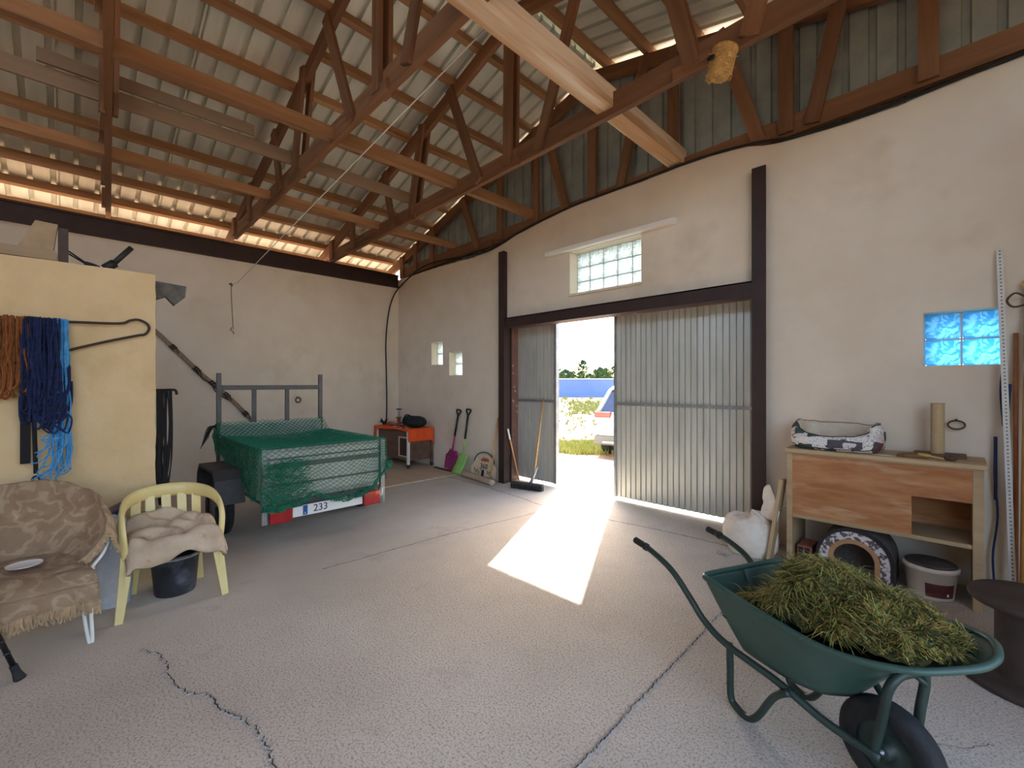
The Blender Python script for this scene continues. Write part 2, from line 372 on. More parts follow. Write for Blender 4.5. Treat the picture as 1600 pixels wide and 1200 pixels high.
def zb(x): return 3.95+.024*(x+8.5) if x < RX else 4.07+.03*(x-RX)       # underside of the bottom chords
def ztc(x): return zs_(x)-.21                                            # centre of the top chords
TRW = [(-8.42,-8.42,1),(-7.55,-7.5,1),(-6.15,-6.42,1),(-5.66,-5.36,2),(-4.12,-4.72,1),(-3.62,-3.6,2),(-3.15,-2.58,1),(-1.5,-1.82,2),(-1.08,-.78,1),(.45,.42,1),(1.4,1.4,1)]
def truss(yl, label, webs=TRW, dz=0, grp=None, xr=1.6, skew=0):
    Y = lambda x: yl+skew*(x-XL)
    t = thing('roof_truss', label, 'truss', (RX, Y(RX), zb(RX)+dz), grp)
    ch = .2
    board('bottom_chord', (XL-.05, Y(XL), zb(XL)+ch/2+dz), (RX, Y(RX), zb(RX)+ch/2+dz), .06, ch, TRUSSW, t)
    board('bottom_chord', (RX, Y(RX), zb(RX)+ch/2+dz), (xr, Y(xr), zb(xr)+ch/2+dz), .06, ch, TRUSSW, t)
    board('top_chord', (-9.35, Y(-9.35), ztc(-9.35)), (RX, Y(RX), ztc(RX)), .06, .17, TRUSSW, t)
    board('top_chord', (RX, Y(RX), ztc(RX)), (1.95, Y(1.95), ztc(1.95)), .06, .17, TRUSSW, t)
    for xb, xt, n in webs:
        wd = .13
        for k in range(n):
            y = Y(xb)
            yy = y-.05 if n == 1 else (y-.05 if k == 0 else y+.05)
            board('web', (xb, yy, zb(xb)+.03+dz), (xt, yy, ztc(xt)+.06), wd, .038, TRUSSW, t, up=(0,1,0))
    for xb in (-5.7, -3.6, -1.5):                          # joint cleats
        y = Y(xb)
        board('cleat', (xb-.16, y-.045, zb(xb)+.03+dz), (xb+.16, y-.045, zb(xb)+.03+dz), .03, .1, TRUSSW, t)
    return t
truss(.40, 'pine roof truss above the cream partition wall', dz=.1, skew=-.047)
truss(1.98, 'pine roof truss with swept-up webs above the trailer', dz=.08)
truss(3.60, 'pine roof truss carrying the hanging straw nest')
GW = [(-8.42,-8.42,1),(-7.9,-7.9,1),(-7.3,-7.3,1),(-5.92,-6.37,1),(-5.35,-5.35,1),(-4.56,-4.56,1),(-3.95,-4.4,1),(-3.52,-3.52,1),(-3.11,-2.72,1),(-2.37,-2.37,1),(-1.44,-1.85,1),(-1.2,-1.2,1),(-.98,-.75,1),(-.16,-.16,1),(1.0,.6,1)]
truss(5.12, 'pine gable truss standing on the whitewashed door wall', GW, dz=-.06)
# gable cladding, vertical ribbed sheets
gp = []
gc = struct(MB().box((XL-.1, 5.3, 3.75), (XR, 5.33, 3.8)).build('wall_gable', CLAD))
x = XL-.2
while x < XR+.3:
    x1 = min(x+1.0, 1.9); pr = []
    if x < RX < x1: x1 = RX
    xx = x
    while xx < x1-1e-6:
        for dx, h in ((0,0),(.13,0),(.14,.03),(.185,.03),(.195,0)):
            if xx+dx < x1: pr.append((xx+dx, 5.2+h))
        xx += .2
    pr.append((x1,5.2)); k = len(pr); b = MB()
    b.add([(a,c,3.7) for a,c in pr]+[(a,c,zs_(a)-.055) for a,c in pr], [(i,i+1,k+i+1,k+i) for i in range(k-1)])
    o = b.build('cladding_sheet', CLAD, gc, fix=False); x = x1
# lengthwise timbers lying on the truss chords
def tie(x, z, wd, ht, m, label, y0=-2.8, y1=5.16):
    o = board('tie_beam', (x, y0, z+ht/2), (x, y1, z+ht/2), wd, ht, m); return tag(o, label, 'beam')
tie(-2.33, 4.17, .17, .19, TIEW, 'thick pale weathered timber crossing the trusses in line with the glass block window')
tie(-4.62, 4.15, .08, .13, TIES, 'slim pale pine beam crossing the trusses over the left door post')
tie(-6.65, 4.13, .06, .11, PURLW, 'narrow brown pine beam crossing the trusses over the small glass block windows')
o = board('plank', (-5.78, -2.6, 4.37), (-5.70, 3.62, 4.34), .03, .15, GREYW); tag(o, 'long dull grey plank nailed along the truss posts', 'plank')
o = board('plank', (-5.70, -.2, 4.50), (-5.66, 1.5, 4.49), .03, .12, GREYW); tag(o, 'short dull grey plank lapped over the long one', 'plank')

# ------------------------------------------------------------------ floor joints and cracks (relief strips let into the floor)
CRACKM = mat('crack_dirt', (70,60,53), (96,84,74), scale=30, rough=.95)
LIPM = mat('crumbled_concrete', (170,160,150), (192,184,174), scale=40, rough=.95, bump=.5, bscale=120)
def crack(pts, wd, jag, lip=.02, n=14):
    P = bez([(x,y,0) for x,y in pts], n); b = MB(); l = MB(); L1=[]; R1=[]; L2=[]; R2=[]
    for i, p in enumerate(P):
        t = (P[min(i+1,len(P)-1)]-P[max(i-1,0)]).normalized(); s_ = Vector((-t.y,t.x,0))
        j = jag*(nz((i*.9,1,0), .7)+.6*nz((i*2.3,4,0))); ww = wd*(.55+.9*abs(nz((i*1.3,2,5))))
        c = p+s_*j; L1.append(c+s_*ww/2); R1.append(c-s_*ww/2)
        L2.append(c+s_*(ww/2+lip*(.5+abs(nz((i*1.7,8,1)))))); R2.append(c-s_*(ww/2+lip*(.5+abs(nz((i*1.9,3,7))))))
    m = len(P)
    b.add([(q.x,q.y,.0012) for q in L1]+[(q.x,q.y,.0012) for q in R1], [(i,i+1,m+i+1,m+i) for i in range(m-1)])
    o = b.build('floor_crack', CRACKM, fl, fix=False)
    if lip:
        for A_, B_ in ((L1,L2),(R1,R2)):
            l.add([(q.x,q.y,.005) for q in A_]+[(q.x,q.y,.0005) for q in B_], [(i,i+1,m+i+1,m+i) for i in range(m-1)])
        l.build('crack_edge', LIPM, fl, fix=False)
crack([(-3.47,.31),(-3.26,.39),(-3.05,.39),(-2.84,.43),(-2.71,.51),(-2.55,.53),(-2.43,.58),(-2.29,.61),(-2.16,.62),(-2.0,.61),(-1.7,.66),(-1.3,.7)], .010, .022, .014)
crack([(-1.1,.7),(-1.12,1.5),(-1.12,1.73),(-1.13,2.04),(-1.14,2.51),(-1.15,2.92),(-1.16,3.2),(-1.17,4.6)], .009, .014, .02, 34)
crack([(-6.4,4.62),(-5.5,4.62),(-4.83,4.56),(-4.23,4.48),(-3.83,4.42),(-2.9,4.5),(-2.51,4.55),(-2.08,4.59),(-1.3,4.62)], .018, .014, .0, 20)
crack([(-3.87,1.55),(-3.85,1.9),(-3.82,2.85),(-3.72,3.8),(-3.66,4.42)], .013, .012, .0, 16)
crack([(.12,2.9),(-.02,2.75),(-.2,2.72),(-.4,2.85)], .004, .01, 0)
# tan board sheets on the floor under the table
TANB = wood('tan_board', (186,160,134), (204,180,152), rnd=.06)
for i, (x0,x1,y0,y1) in enumerate(((-8.45,-6.98,3.3,5.0),(-6.97,-6.2,3.3,4.86))):
    o = MB().box((x0,y0,0),(x1,y1,.022)).build('floor_board', TANB, bevel=.004)
    tag(o, ['wide tan board sheet lying flat under the orange-covered cabinet','narrow tan board sheet on the floor beside the trailer tail'][i], 'board')
o = MB().box((-6.97,4.875,0),(-6.2,4.94,.03)).build('floor_batten', mat('dark_batten', (70,48,36),(90,64,48), scale=20), bevel=.004); tag(o, 'dark brown batten along the tan board below the shovels', 'batten')

# ------------------------------------------------------------------ trailer
TR = thing('car_trailer', 'small galvanised box trailer with ladder rack and red tail lights', 'trailer', (-5.5, 1.92, 0))
TX0, TX1, TY0, TY1 = -6.4, -4.65, 1.30, 2.56
b = MB()
for y in (1.42, 2.44): b.box((TX0, y-.03, .36), (TX1, y+.03, .44))
for x in (-6.3, -5.5, -4.75): b.box((x-.03, 1.45, .365), (x+.03, 2.41, .43))
b.box((-7.2, 1.89, .38), (TX0, 1.97, .44)); b.bar((-6.3,1.44,.41),(-7.0,1.90,.41),.05,.05); b.bar((-6.3,2.42,.41),(-7.0,1.96,.41),.05,.05)
b.build('chassis', GUNM, TR)
MB().box((TX0+.02, TY0+.02, .44), (TX1-.03, TY1-.02, .46)).build('bed', mat('ply_bed', (70,60,50), rough=.8), TR)
ALU = mat('grey_panel', (176,176,168), (194,194,186), scale=5, rough=.5, metal=.2)
for y in (TY0+.02, TY1-.02): MB().box((TX0+.03, y-.008, .46), (TX1-.04, y+.008, .92)).build('side_panel', ALU, TR)
for y in (TY0+.02, TY1-.02):
    b = MB(); b.box((TX0+.03, y-.02, .92), (TX1-.04, y+.02, .96)); b.build('side_rail', GALV2, TR)
tg = MB(); tg.box((TX1-.035, TY0+.05, .46), (TX1-.02, TY1-.05, .94)); tg = tg.build('tailgate', ALU, TR)
for z0, z1, m in ((.93,.965,GALV2),(.86,.875,GUNM),(.77,.82,GUNM),(.60,.62,GUNM),(.455,.50,GALV2)):
    MB().box((TX1-.02, TY0+.05, z0), (TX1-.008, TY1-.05, z1)).build('rib', m, tg)
for y in (TY0+.02, TY1-.01):
    b = MB(); b.box((TX1-.045, y-.025, .25), (TX1+.005, y+.025, .97)); b.build('corner_post', GALV2, TR, bevel=.006)
b = MB(); b.tube([(TX1-.02, 2.53, .24), (TX1-.02, 2.53, .42)], .032, 12); b.build('prop_leg', GALV2, TR)
MB().box((TX0, TY0+.02, .46), (TX0+.02, TY1-.02, 1.11)).build('front_board', ALU, TR)
for y in (1.31, 2.545): MB().box((TX0-.045, y-.025, .4), (TX0, y+.025, 1.735)).build('rack_post', GUNM, TR, bevel=.004)
MB().box((TX0-.04, 1.335, 1.525), (TX0-.005, 2.52, 1.585)).build('rack_rail', GUNM, TR, bevel=.004)
for y in (1.70, 2.10): MB().box((TX0-.04, y-.025, 1.0), (TX0-.005, y+.025, 1.525)).build('rack_upright', GUNM, TR, bevel=.004)
RUB = mat('black_rubber', (26,26,27), (40,39,38), scale=20, rough=.8, bump=.1)
for sgn, yc in ((-1,1.14),(1,2.72)):
    Mx = Matrix.Translation((-5.55, yc, .275)) @ Matrix.Rotation(PI/2,4,'X')
    tyr = MB().lathe([(.16,-.075),(.24,-.085),(.268,-.07),(.275,-.05),(.275,-.02),(.268,-.018),(.268,-.01),(.275,-.008),(.275,.008),(.268,.01),(.268,.018),(.275,.02),(.275,.05),(.268,.07),(.24,.085),(.16,.075)], 40, M=Mx).build('tyre', RUB, TR)
    MB().lathe([(.02,-.05),(.12,-.04),(.165,-.07),(.165,.07),(.12,.04),(.02,.05)], 30, M=Mx, cap=True).build('rim', GALV2, tyr)
    y0, y1 = (1.01,1.27) if sgn < 0 else (2.59,2.85)
    pr = [(-6.0,.42),(-5.97,.62),(-5.86,.73),(-5.22,.73),(-5.13,.64),(-5.10,.40),(-5.13,.40),(-5.16,.62),(-5.24,.70),(-5.84,.70),(-5.94,.6),(-5.97,.42)]
    MB().prism(pr, y0, y1, 'xz').build('mudguard', mat('dark_grey_plastic', (52,51,50), (64,62,60), scale=12, rough=.6), TR)
RED = mat('red_lens', (176,14,26), (150,8,20), scale=14, rough=.2, coat=.5); ORG = mat('orange_lens', (214,96,40), (196,78,30), scale=14, rough=.2, coat=.5)
for y0, y1, oy0, oy1 in ((1.36,1.56,1.36,1.43),(2.31,2.50,2.44,2.50)):
    l = MB().box((TX1-.01, y0, .25), (TX1+.035, y1, .405)).build('tail_light', RED, TR, bevel=.012)
    MB().box((TX1, oy0, .35), (TX1+.038, oy1, .403)).build('indicator', ORG, l, bevel=.008)
WHITE = mat('white_paint', (232,230,226), rough=.5)
lb = MB().box((TX1-.005, 1.57, .275), (TX1+.012, 2.30, .375)).build('light_board', WHITE, TR, bevel=.003)
pl = MB().box((TX1+.013, 1.66, .278), (TX1+.017, 2.18, .385)).build('number_plate', WHITE, TR)
MB().box((TX1+.0175, 1.665, .283), (TX1+.0185, 1.71, .38)).build('blue_band', mat('plate_blue', (20,86,150), rough=.4), pl)
def text(s_, name, size, M, m, parent, ext=.002):
    cu = bpy.data.curves.new('txt','FONT'); cu.body = s_; cu.size = size; cu.extrude = ext; cu.align_x = 'CENTER'; cu.align_y = 'CENTER'
    to = bpy.data.objects.new('txt', cu); COL.objects.link(to); bpy.context.view_layer.update()
    me = bpy.data.meshes.new_from_object(to.evaluated_get(bpy.context.evaluated_depsgraph_get())); me.materials.clear(); bpy.data.objects.remove(to)
    return link(name, me, m, parent, M)
BLACK = mat('black_ink_and_shade', (18,18,18), rough=.6)
Rp = Matrix(((0,0,1),(1,0,0),(0,1,0))).to_4x4()
text('233', 'plate_digits', .1, Matrix.Translation((TX1+.019,1.84,.332)) @ Rp, BLACK, pl, .001)
text('E', 'country_letter', .028, Matrix.Translation((TX1+.019,1.687,.30)) @ Rp, WHITE, pl, .001)

# green net over the trailer
NETM = mat('green_net_cord', (8,84,60), (20,122,88), scale=30, rough=.7)
def netgrid(b, f, nu, nv, r):
    """diamond mesh of thin three-sided cords on the surface f(u,v)"""
    pt = {}
    def P(i,j):
        if (i,j) not in pt: pt[i,j] = Vector(f(i/nu, j/nv))
        return pt[i,j]
    for j in range(nv):
        for i in range(nu+1):
            if (i+j) % 2: continue
            for di in (-1,1):
                if 0 <= i+di <= nu: b.tube([P(i,j), P(i+di,j+1)], r, 3, cap=False)
nb = MB()
def ftop(u, v):                                            # u across Y, v from front to tail
    y = TY0-.02+(TY1-TY0+.04)*u; x = TX0+.0+(TX1-TX0+.0)*v
    sag = -.09*math.sin(PI*u)*math.sin(PI*min(1,v*1.0))
    z = (1.13-.15*min(1,v/.12) if v < .12 else .98)
    return (x, y, z+sag+.006*nz((x*9,y*9,0)))
netgrid(nb, ftop, 46, 76, .0032)
netgrid(nb, lambda u,v: Vector(ftop(min(1,u*.985+.008), v))-Vector((.006,.0,.02)), 44, 72, .0032)
def hem(u):
    pts = [(0,.43),(.1,.40),(.22,.42),(.36,.50),(.5,.41),(.62,.38),(.75,.40),(.86,.47),(.95,.60),(1,.67)]
    for (a,za),(c,zc) in zip(pts,pts[1:]):
        if a <= u <= c: return za+(zc-za)*(u-a)/(c-a)
    return .67
def fback(u, v):
    y = TY0-.02+(TY1-TY0+.05)*u; h_ = hem(u); z = .975+(h_-.975)*v
    return (TX1+.012+.05*v*(1-.6*u)+.02*nz((y*7,z*7,3))*v, y+(.05*(1-u)*v*nz((y*5,z*5,1))), z)
netgrid(nb, fback, 40, 26, .0030)
def fside(u, v):                                           # left side, seen at a slant
    x = TX0+(TX1-TX0)*u; d_ = .16+.34*u**1.3+.03*math.sin(x*14)
    return (x, TY0-.03-.02*v+.012*nz((x*8,v*5,0)), 1.0-.05*u*0-(1.02*0)-d_*v+(.12*(1-u/.1) if u < .1 else 0)-.02)
netgrid(nb, fside, 56, 18, .0032)
netgrid(nb, lambda u,v: Vector(fside(u,v))+Vector((.01,-.015,-.01)), 50, 16, .0030)
netgrid(nb, lambda u,v: (TX0+(TX1-TX0)*u, TY1+.03, .97-(.12+.1*u)*v), 56, 8, .003)
rr = random.Random(3)
for k in range(230):                                       # bunched cords along the hem and at the tail corner
    u0 = rr.random()**1.7
    if k < 120: u0 = .02+.26*rr.random(); v0 = .25+.75*rr.random(); ln = .10
    else: v0 = 1; ln = .09
    p0 = Vector(fback(u0, v0)); P = []
    for q in range(6):
        u1 = min(1,max(0,u0+(q/5-.5)*ln*1.3)); p = Vector(fback(u1, v0 if k < 120 else 1))
        P.append(p+Vector((.02+.03*rr.random(), .02*rr.uniform(-1,1), .028*rr.uniform(-1,1)+(-.05*q/5+.03 if k < 120 else 0))))
    nb.tube(bez(P,3), .0034, 4, cap=False)
for k in range(26):
    a = rr.random()*6.28; P = [Vector((TX1+.04, 2.61, .67))+Vector((.02*math.cos(a), .03*math.cos(a*2+q), .045*math.sin(a+q*.9))) for q in range(6)]
    nb.tube(bez(P,3), .004, 4, cap=False)
for pth in ([fback(i/30,1) for i in range(31)], [fback(0,i/10) for i in range(11)], [fside(i/30,1) for i in range(31)], [ftop(0,i/10) for i in range(11)], [ftop(i/20,1) for i in range(21)], [fside(1,i/8) for i in range(9)]):
    nb.tube(pth, .006, 5, cap=False)
tag(nb.build('cargo_net', NETM, fix=False), 'green knotted cargo net draped over the trailer box', 'net')
MB().grid(lambda u,v: (TX0+.04+(TX1-TX0-.1)*v, TY0+.05+(TY1-TY0-.1)*u, .84-.06*math.sin(PI*u)*math.sin(PI*v)+.012*nz((u*9,v*9,0))), 20, 24).build('net_shade_sheet', mat('dark_green_sheet', (14,58,44), (20,76,58), scale=12, rough=.8), TR, solid=.004)  # dark sheet added to stand for the shaded interior under the net
b = MB()
for k in range(7):
    a = k*.9; b.tube(bez([(TX0+.03,1.28,1.12-.012*k),(TX0+.02,1.25-.01*k,1.08),(TX0+.04,1.20-.012*k,1.00-.02*k+.01*math.sin(a)),(TX0+.05,1.19-.014*k,.95-.02*k)],4), .004, 4)
tag(b.build('lashing_cord', mat('black_cord', (24,23,22), rough=.8), TR).id_data, '', '') if 0 else b.build('lashing_cord', mat('black_cord', (24,23,22), rough=.8), TR)

# ------------------------------------------------------------------ left wall: wired hook, ring, tied stick
IRON = mat('rusty_iron', (70,52,42), (92,74,62), scale=30, rough=.8)
b = MB(); b.tube(bez([(-8.5,1.89,3.25),(-8.42,1.89,3.25),(-8.40,1.90,3.21)],5), .012, 6)
hk = tag(b.build('wall_hook', IRON), 'small iron hook on left wall holding the stretched wire', 'hook')
b = MB(); b.tube([(-8.41,1.89,3.24),(-8.35,1.95,3.25),(-2.33,2.21,4.28)], .0055, 6); tag(b.build('stretched_wire', mat('pale_wire', (196,190,178), rough=.6)), 'pale wire stretched from left wall hook up to the thick timber', 'wire')
b = MB(); b.tube(bez([(-8.42,1.89,3.22),(-8.42,1.90,2.9),(-8.42,1.915,2.6),(-8.42,1.92,2.5)],5), .006, 6); b.tube(bez([(-8.42,1.90,2.53),(-8.41,1.88,2.49),(-8.42,1.92,2.46),(-8.42,1.925,2.42)],4), .008, 5); tag(b.build('hanging_string', mat('grey_string', (120,108,96), rough=.9)), 'short grey string with a knotted end hanging down the left wall', 'string')
b = MB(); b.tube([(-8.44, 2.95+.045*math.cos(a*PI/12), 1.31+.045*math.sin(a*PI/12)) for a in range(24)], .011, 6, closed=True); b.tube([(-8.5,2.95,1.36),(-8.43,2.95,1.352)], .012, 6)
tag(b.build('wall_ring', IRON), 'iron tethering ring on the left wall behind the trailer rack', 'ring')
SP = [(-8.44,.70,2.60),(-8.44,1.0,2.30),(-8.45,1.45,1.80),(-8.45,1.85,1.40),(-8.44,2.2,.98),(-8.43,2.45,.6),(-8.43,2.7,.2)]
b = MB(); b.tube(bez(SP,8), .030, 8); st = tag(b.build('leaning_stick', mat('old_stick', (134,112,92), (160,138,118), scale=10, rough=.9, bump=.3)), 'long slanting wooden pole tied with dark cord against left wall', 'pole')
Pq = bez(SP,8); b = MB()
for i, k in ((10,1),(15,1.3),(19,1.6),(23,1.2),(29,1),(33,.9),(36,1)):
    c = Pq[i]; t = (Pq[i+1]-Pq[i]).normalized(); s1 = t.cross(Vector((1,0,0))).normalized()
    b = MB(); b.tube([c+t*(q*.004*k)+(s1*math.cos(q*.9)+Vector((1,0,0))*math.sin(q*.9))*.036 for q in range(22)], .009, 5)
    b.tube(bez([c+Vector((.04,0,.02)),c+Vector((.06,.05,-.02)),c+t*.1+Vector((.05,.02,-.05))],4), .006, 4); b.build('cord_wrap', MATS['black_cord'], st)
b = MB(); b.tube(bez([Pq[15]+Vector((.04,0,-.02)),Pq[17]+Vector((.05,0,-.07)),Pq[19]+Vector((.04,0,-.03)),Pq[21]+Vector((.05,-.02,-.09)),Pq[24]+Vector((.04,0,-.06))],6), .008, 5)
b.build('slack_cord', MATS['black_cord'], st)
# black cable in the corner, then along the top of the door wall
b = MB(); P = [(-8.47,4.72,.72),(-8.47,4.74,1.1),(-8.47,4.73,1.9),(-8.47,4.72,2.5),(-8.46,4.78,3.1),(-8.44,4.9,3.5),(-8.2,4.98,3.72),(-7.6,5.0,3.93),(-6.9,5.0,3.94),(-6.2,5.0,3.88)]
P += [(x, 5.01, walltop(x)+.012) for x in (-5.6,-5.0,-4.4,-3.7,-2.8,-2.1,-1.5,-1.1,-.6,-.2,.3,.9,1.4)]
b.tube(bez(P,6), .014, 6); tag(b.build('power_cable', MATS['black_cord']), 'black power cable rising up the room corner and along the wall top', 'cable')
# white batten above the big window
tag(MB().box((-4.27,4.945,3.475),(-2.30,5.03,3.535)).build('white_batten', mat('white_batten', (236,230,220), rough=.7), bevel=.006), 'white batten fixed above the large glass block window', 'batten')

# ------------------------------------------------------------------ timbers on the partition
OLDW = wood('old_timber', (150,126,96), (172,148,116)); DKW = wood('dark_timber', (58,46,40), (76,62,54))
o = board('old_plank', (-4.72,-1.6,2.535), (-4.72,-.06,2.535), .16, .07, OLDW); tag(o, 'old pale plank lying on top of the cream partition', 'plank')
o = MB().prism([(-.26,2.571),(-.08,2.571),(-.056,2.78),(-.17,2.785)], -4.78, -4.70, 'yz').build('wood_offcut', OLDW); tag(o, 'slanted pale wood offcut standing on the plank over the partition', 'offcut')
o = MB().box((-4.80,-.055,2.49),(-4.66,.0,2.75)).build('timber_block', DKW, bevel=.004); tag(o, 'dark upright timber block on the cream partition', 'block')
b = MB(); b.tube([(-4.72,.0,2.60),(-4.70,.10,2.52)], .006, 5); b.tube([(-4.72,.0,2.58),(-4.69,.10,2.51)], .006, 5); b.tube(bez([(-4.70,.09,2.52),(-4.69,.13,2.51),(-4.69,.17,2.495)],4), .018, 6)
tag(b.build('cord_loop', MATS['black_cord']), 'black cord stretched from the timber block to the partition top', 'cord')
b = MB(); b.tube([(-4.72,.22,2.51),(-4.70,.36,2.70)], .02, 8); b.tube([(-4.72,.20,2.505),(-4.715,.26,2.56)], .032, 8); tag(b.build('black_bar', mat('black_bar', (34,30,28), rough=.6)), 'short black bar leaning up from the partition top', 'bar')
o = MB().prism([(.30,2.50),(.745,2.47),(.735,2.37),(.66,2.29),(.60,2.36),(.54,2.33),(.30,2.36)], -4.92, -4.855, 'yz').build('bracket_plate', mat('grey_plate', (70,68,62),(98,94,86), scale=14, rough=.6)); tag(o, 'dark grey plate jutting past the end of the partition', 'plate')
# bent rod hook on the partition with nets and ropes
b = MB(); RP = bez([(-4.55,-.62,2.02),(-4.55,-.33,2.03),(-4.55,-.01,2.05),(-4.55,.27,2.065),(-4.55,.34,2.095),(-4.55,.39,2.105),(-4.55,.44,2.08),(-4.55,.455,2.04),(-4.55,.43,1.995),(-4.55,.38,1.98),(-4.55,.2,1.92),(-4.55,-.01,1.84),(-4.55,-.3,1.72),(-4.6,-.55,1.64)],6)
b.tube(RP, .0095, 8); b.tube([(-4.6,-.6,2.02),(-4.55,-.6,2.02)], .0095, 8)
tag(b.build('rope_hook', mat('dark_rod', (54,46,38), rough=.5, metal=.5)), 'bent steel rod hook sticking out along cream partition', 'hook')
def hank(name, y0, y1, n, zlo, cols, label, r=.006, seed=1, dep=.05, loop=True, cat='rope'):
    rr = random.Random(seed); b = MB()
    for k in range(n):
        yy = y0+(y1-y0)*rr.random(); zt = 2.05+.012*rr.random(); zl = zlo(yy, rr)
        xx = -4.55+rr.uniform(-.01,dep); y2 = yy+rr.uniform(-.03,.03)
        P = [(-4.575,yy,zt-.12),(-4.55,yy,zt+.008),(xx+.01,yy,zt-.08)]
        m_ = 5
        for q in range(1,m_+1):
            f = q/m_; P.append((xx+rr.uniform(-.006,.012), yy+(y2-yy)*f+rr.uniform(-.010,.010), zt-.08+(zl-zt+.08)*f))
        if loop and rr.random() < .6: P += [(xx+.01, y2+.025, zl-.012),(xx+.005, y2+.045, zl+.06),(xx,y2+.045,zl+.2)]
        b.tube(bez(P,3), r*rr.uniform(.7,1.15), 4, cap=False)
    return tag(b.build(name, cols, fix=False), label, cat)
hank('orange_rope', -.50, -.20, 70, lambda y,r: 1.50+.1*r.random(), mat('rust_orange_rope', (124,70,30), (150,90,42), scale=30, rough=.9), 'rust orange rope hank hanging on the rod hook', seed=2)
hank('navy_net', -.22, -.045, 110, lambda y,r: 1.30+.25*r.random(), mat('navy_net', (14,24,56), (24,42,88), scale=30, rough=.9), 'dark navy net bundle hanging on rod hook between the other ropes', seed=3, dep=.07)
b = MB(); rr = random.Random(9)
for k in range(16):
    y = -.17+.13*rr.random(); z = 1.28+.25*rr.random(); b.tube(bez([(-4.49,y,z),(-4.48,y+.05,z-.05),(-4.48,y+.07,z+.05),(-4.49,y+.03,z+.1)],4), .005, 4)
hank('blue_twine', -.07, .0, 46, lambda y,r: (.95 if r.random() < .55 else 1.3)+.25*r.random(), mat('light_blue_twine', (52,130,190), (84,164,214), scale=30, rough=.8), 'light blue twine bundle with long frayed ends on rod hook', seed=5, r=.0048, loop=False)
b2 = MB(); rr = random.Random(4)
for k in range(16): 
    y = -.10+.12*rr.random(); z = .93+.32*rr.random()
    b2.tube(bez([(-4.50,y,z+.15),(-4.49,y-.03*rr.random(),z+.05),(-4.50,y-.10*rr.random(),z-.02),(-4.50,y-.12*rr.random(),z-.05+.03*rr.random())],4), .0045, 4)
b2.build('frayed_end', MATS['light_blue_twine'], bpy.data.objects['blue_twine'], fix=False)
b.build('loop', MATS['navy_net'], bpy.data.objects['navy_net'], fix=False)
b = MB(); b.box((-4.535,-.235,1.05),(-4.53,-.185,2.04)); b.tube(bez([(-4.52,-.205,2.06),(-4.515,-.18,1.7),(-4.515,-.165,1.2),(-4.51,-.16,.98)],5), .012, 6); b.tube([(-4.51,-.16+.018*math.cos(a*.5236),.93+.03*math.sin(a*.5236)) for a in range(12)], .007, 5, closed=True)
tag(b.build('black_strap', mat('black_webbing', (20,19,20), rough=.85)), 'black webbing strap with a metal clip hanging on the rod hook', 'strap')
b = MB(); rr = random.Random(12)
b.tube(bez([(-4.72,.49,1.55),(-4.67,.56,1.55),(-4.66,.63,1.55),(-4.66,.645,1.53),(-4.66,.645,1.51)],4), .010, 6)
for k in range(44):
    y = .515+.10*rr.random()**1.3; b.tube(bez([(-4.66+rr.uniform(-.02,.02),y,1.56),(-4.65,y+rr.uniform(-.008,.012),1.2),(-4.65+rr.uniform(-.02,.02),y*.9+.05+rr.uniform(-.012,.012),.9),(-4.65,.56+rr.uniform(-.03,.03),.60)],4), .0042, 4, cap=False)
tag(b.build('black_rope', mat('black_rope', (28,27,28), rough=.9), fix=False), 'black rope hank hanging at the end of the cream partition', 'rope')

# ------------------------------------------------------------------ covered armchair with plate, walking stick, sack
CW = mat('white_tube', (226,222,214), rough=.45)
AC = thing('armchair', 'white tube-legged armchair hidden under a brown throw', 'chair', (-3.98,-.22,0))
def hair(px, py, dx, dy):
    b = MB(); b.tube(bez([(px,py-.03*dy,.44),(px+.04*dx,py-.005*dy,.2),(px+.075*dx,py+.02*dy,.01),(px+.075*dx,py+.035*dy,.01),(px+.05*dx,py+.03*dy,.2),(px+.0*dx,py+.04*dy,.44)],6), .010, 8); b.build('leg', CW, AC)
hair(-3.86,.07,1,1); hair(-3.86,-.52,1,-1); hair(-4.28,.05,-1,1); hair(-4.28,-.5,-1,-1)
b = MB(); b.tube(bez([(-3.84,.09,.43),(-3.90,.165,.52),(-4.04,.195,.62),(-4.28,.15,.68),(-4.485,-.22,.72),(-4.28,-.58,.68),(-4.04,-.63,.62),(-3.90,-.60,.52),(-3.84,-.53,.43)],6), .009, 8); b.tube(bez([(-3.80,.10,.44),(-4.2,.10,.43),(-4.36,-.2,.43),(-4.2,-.54,.43),(-3.80,-.54,.44),(-3.76,-.22,.44)],6), .014, 8); b.build('frame', CW, AC)
MB().box((-4.33,-.5,.425),(-3.8,.07,.435)).build('seat', CW, AC)
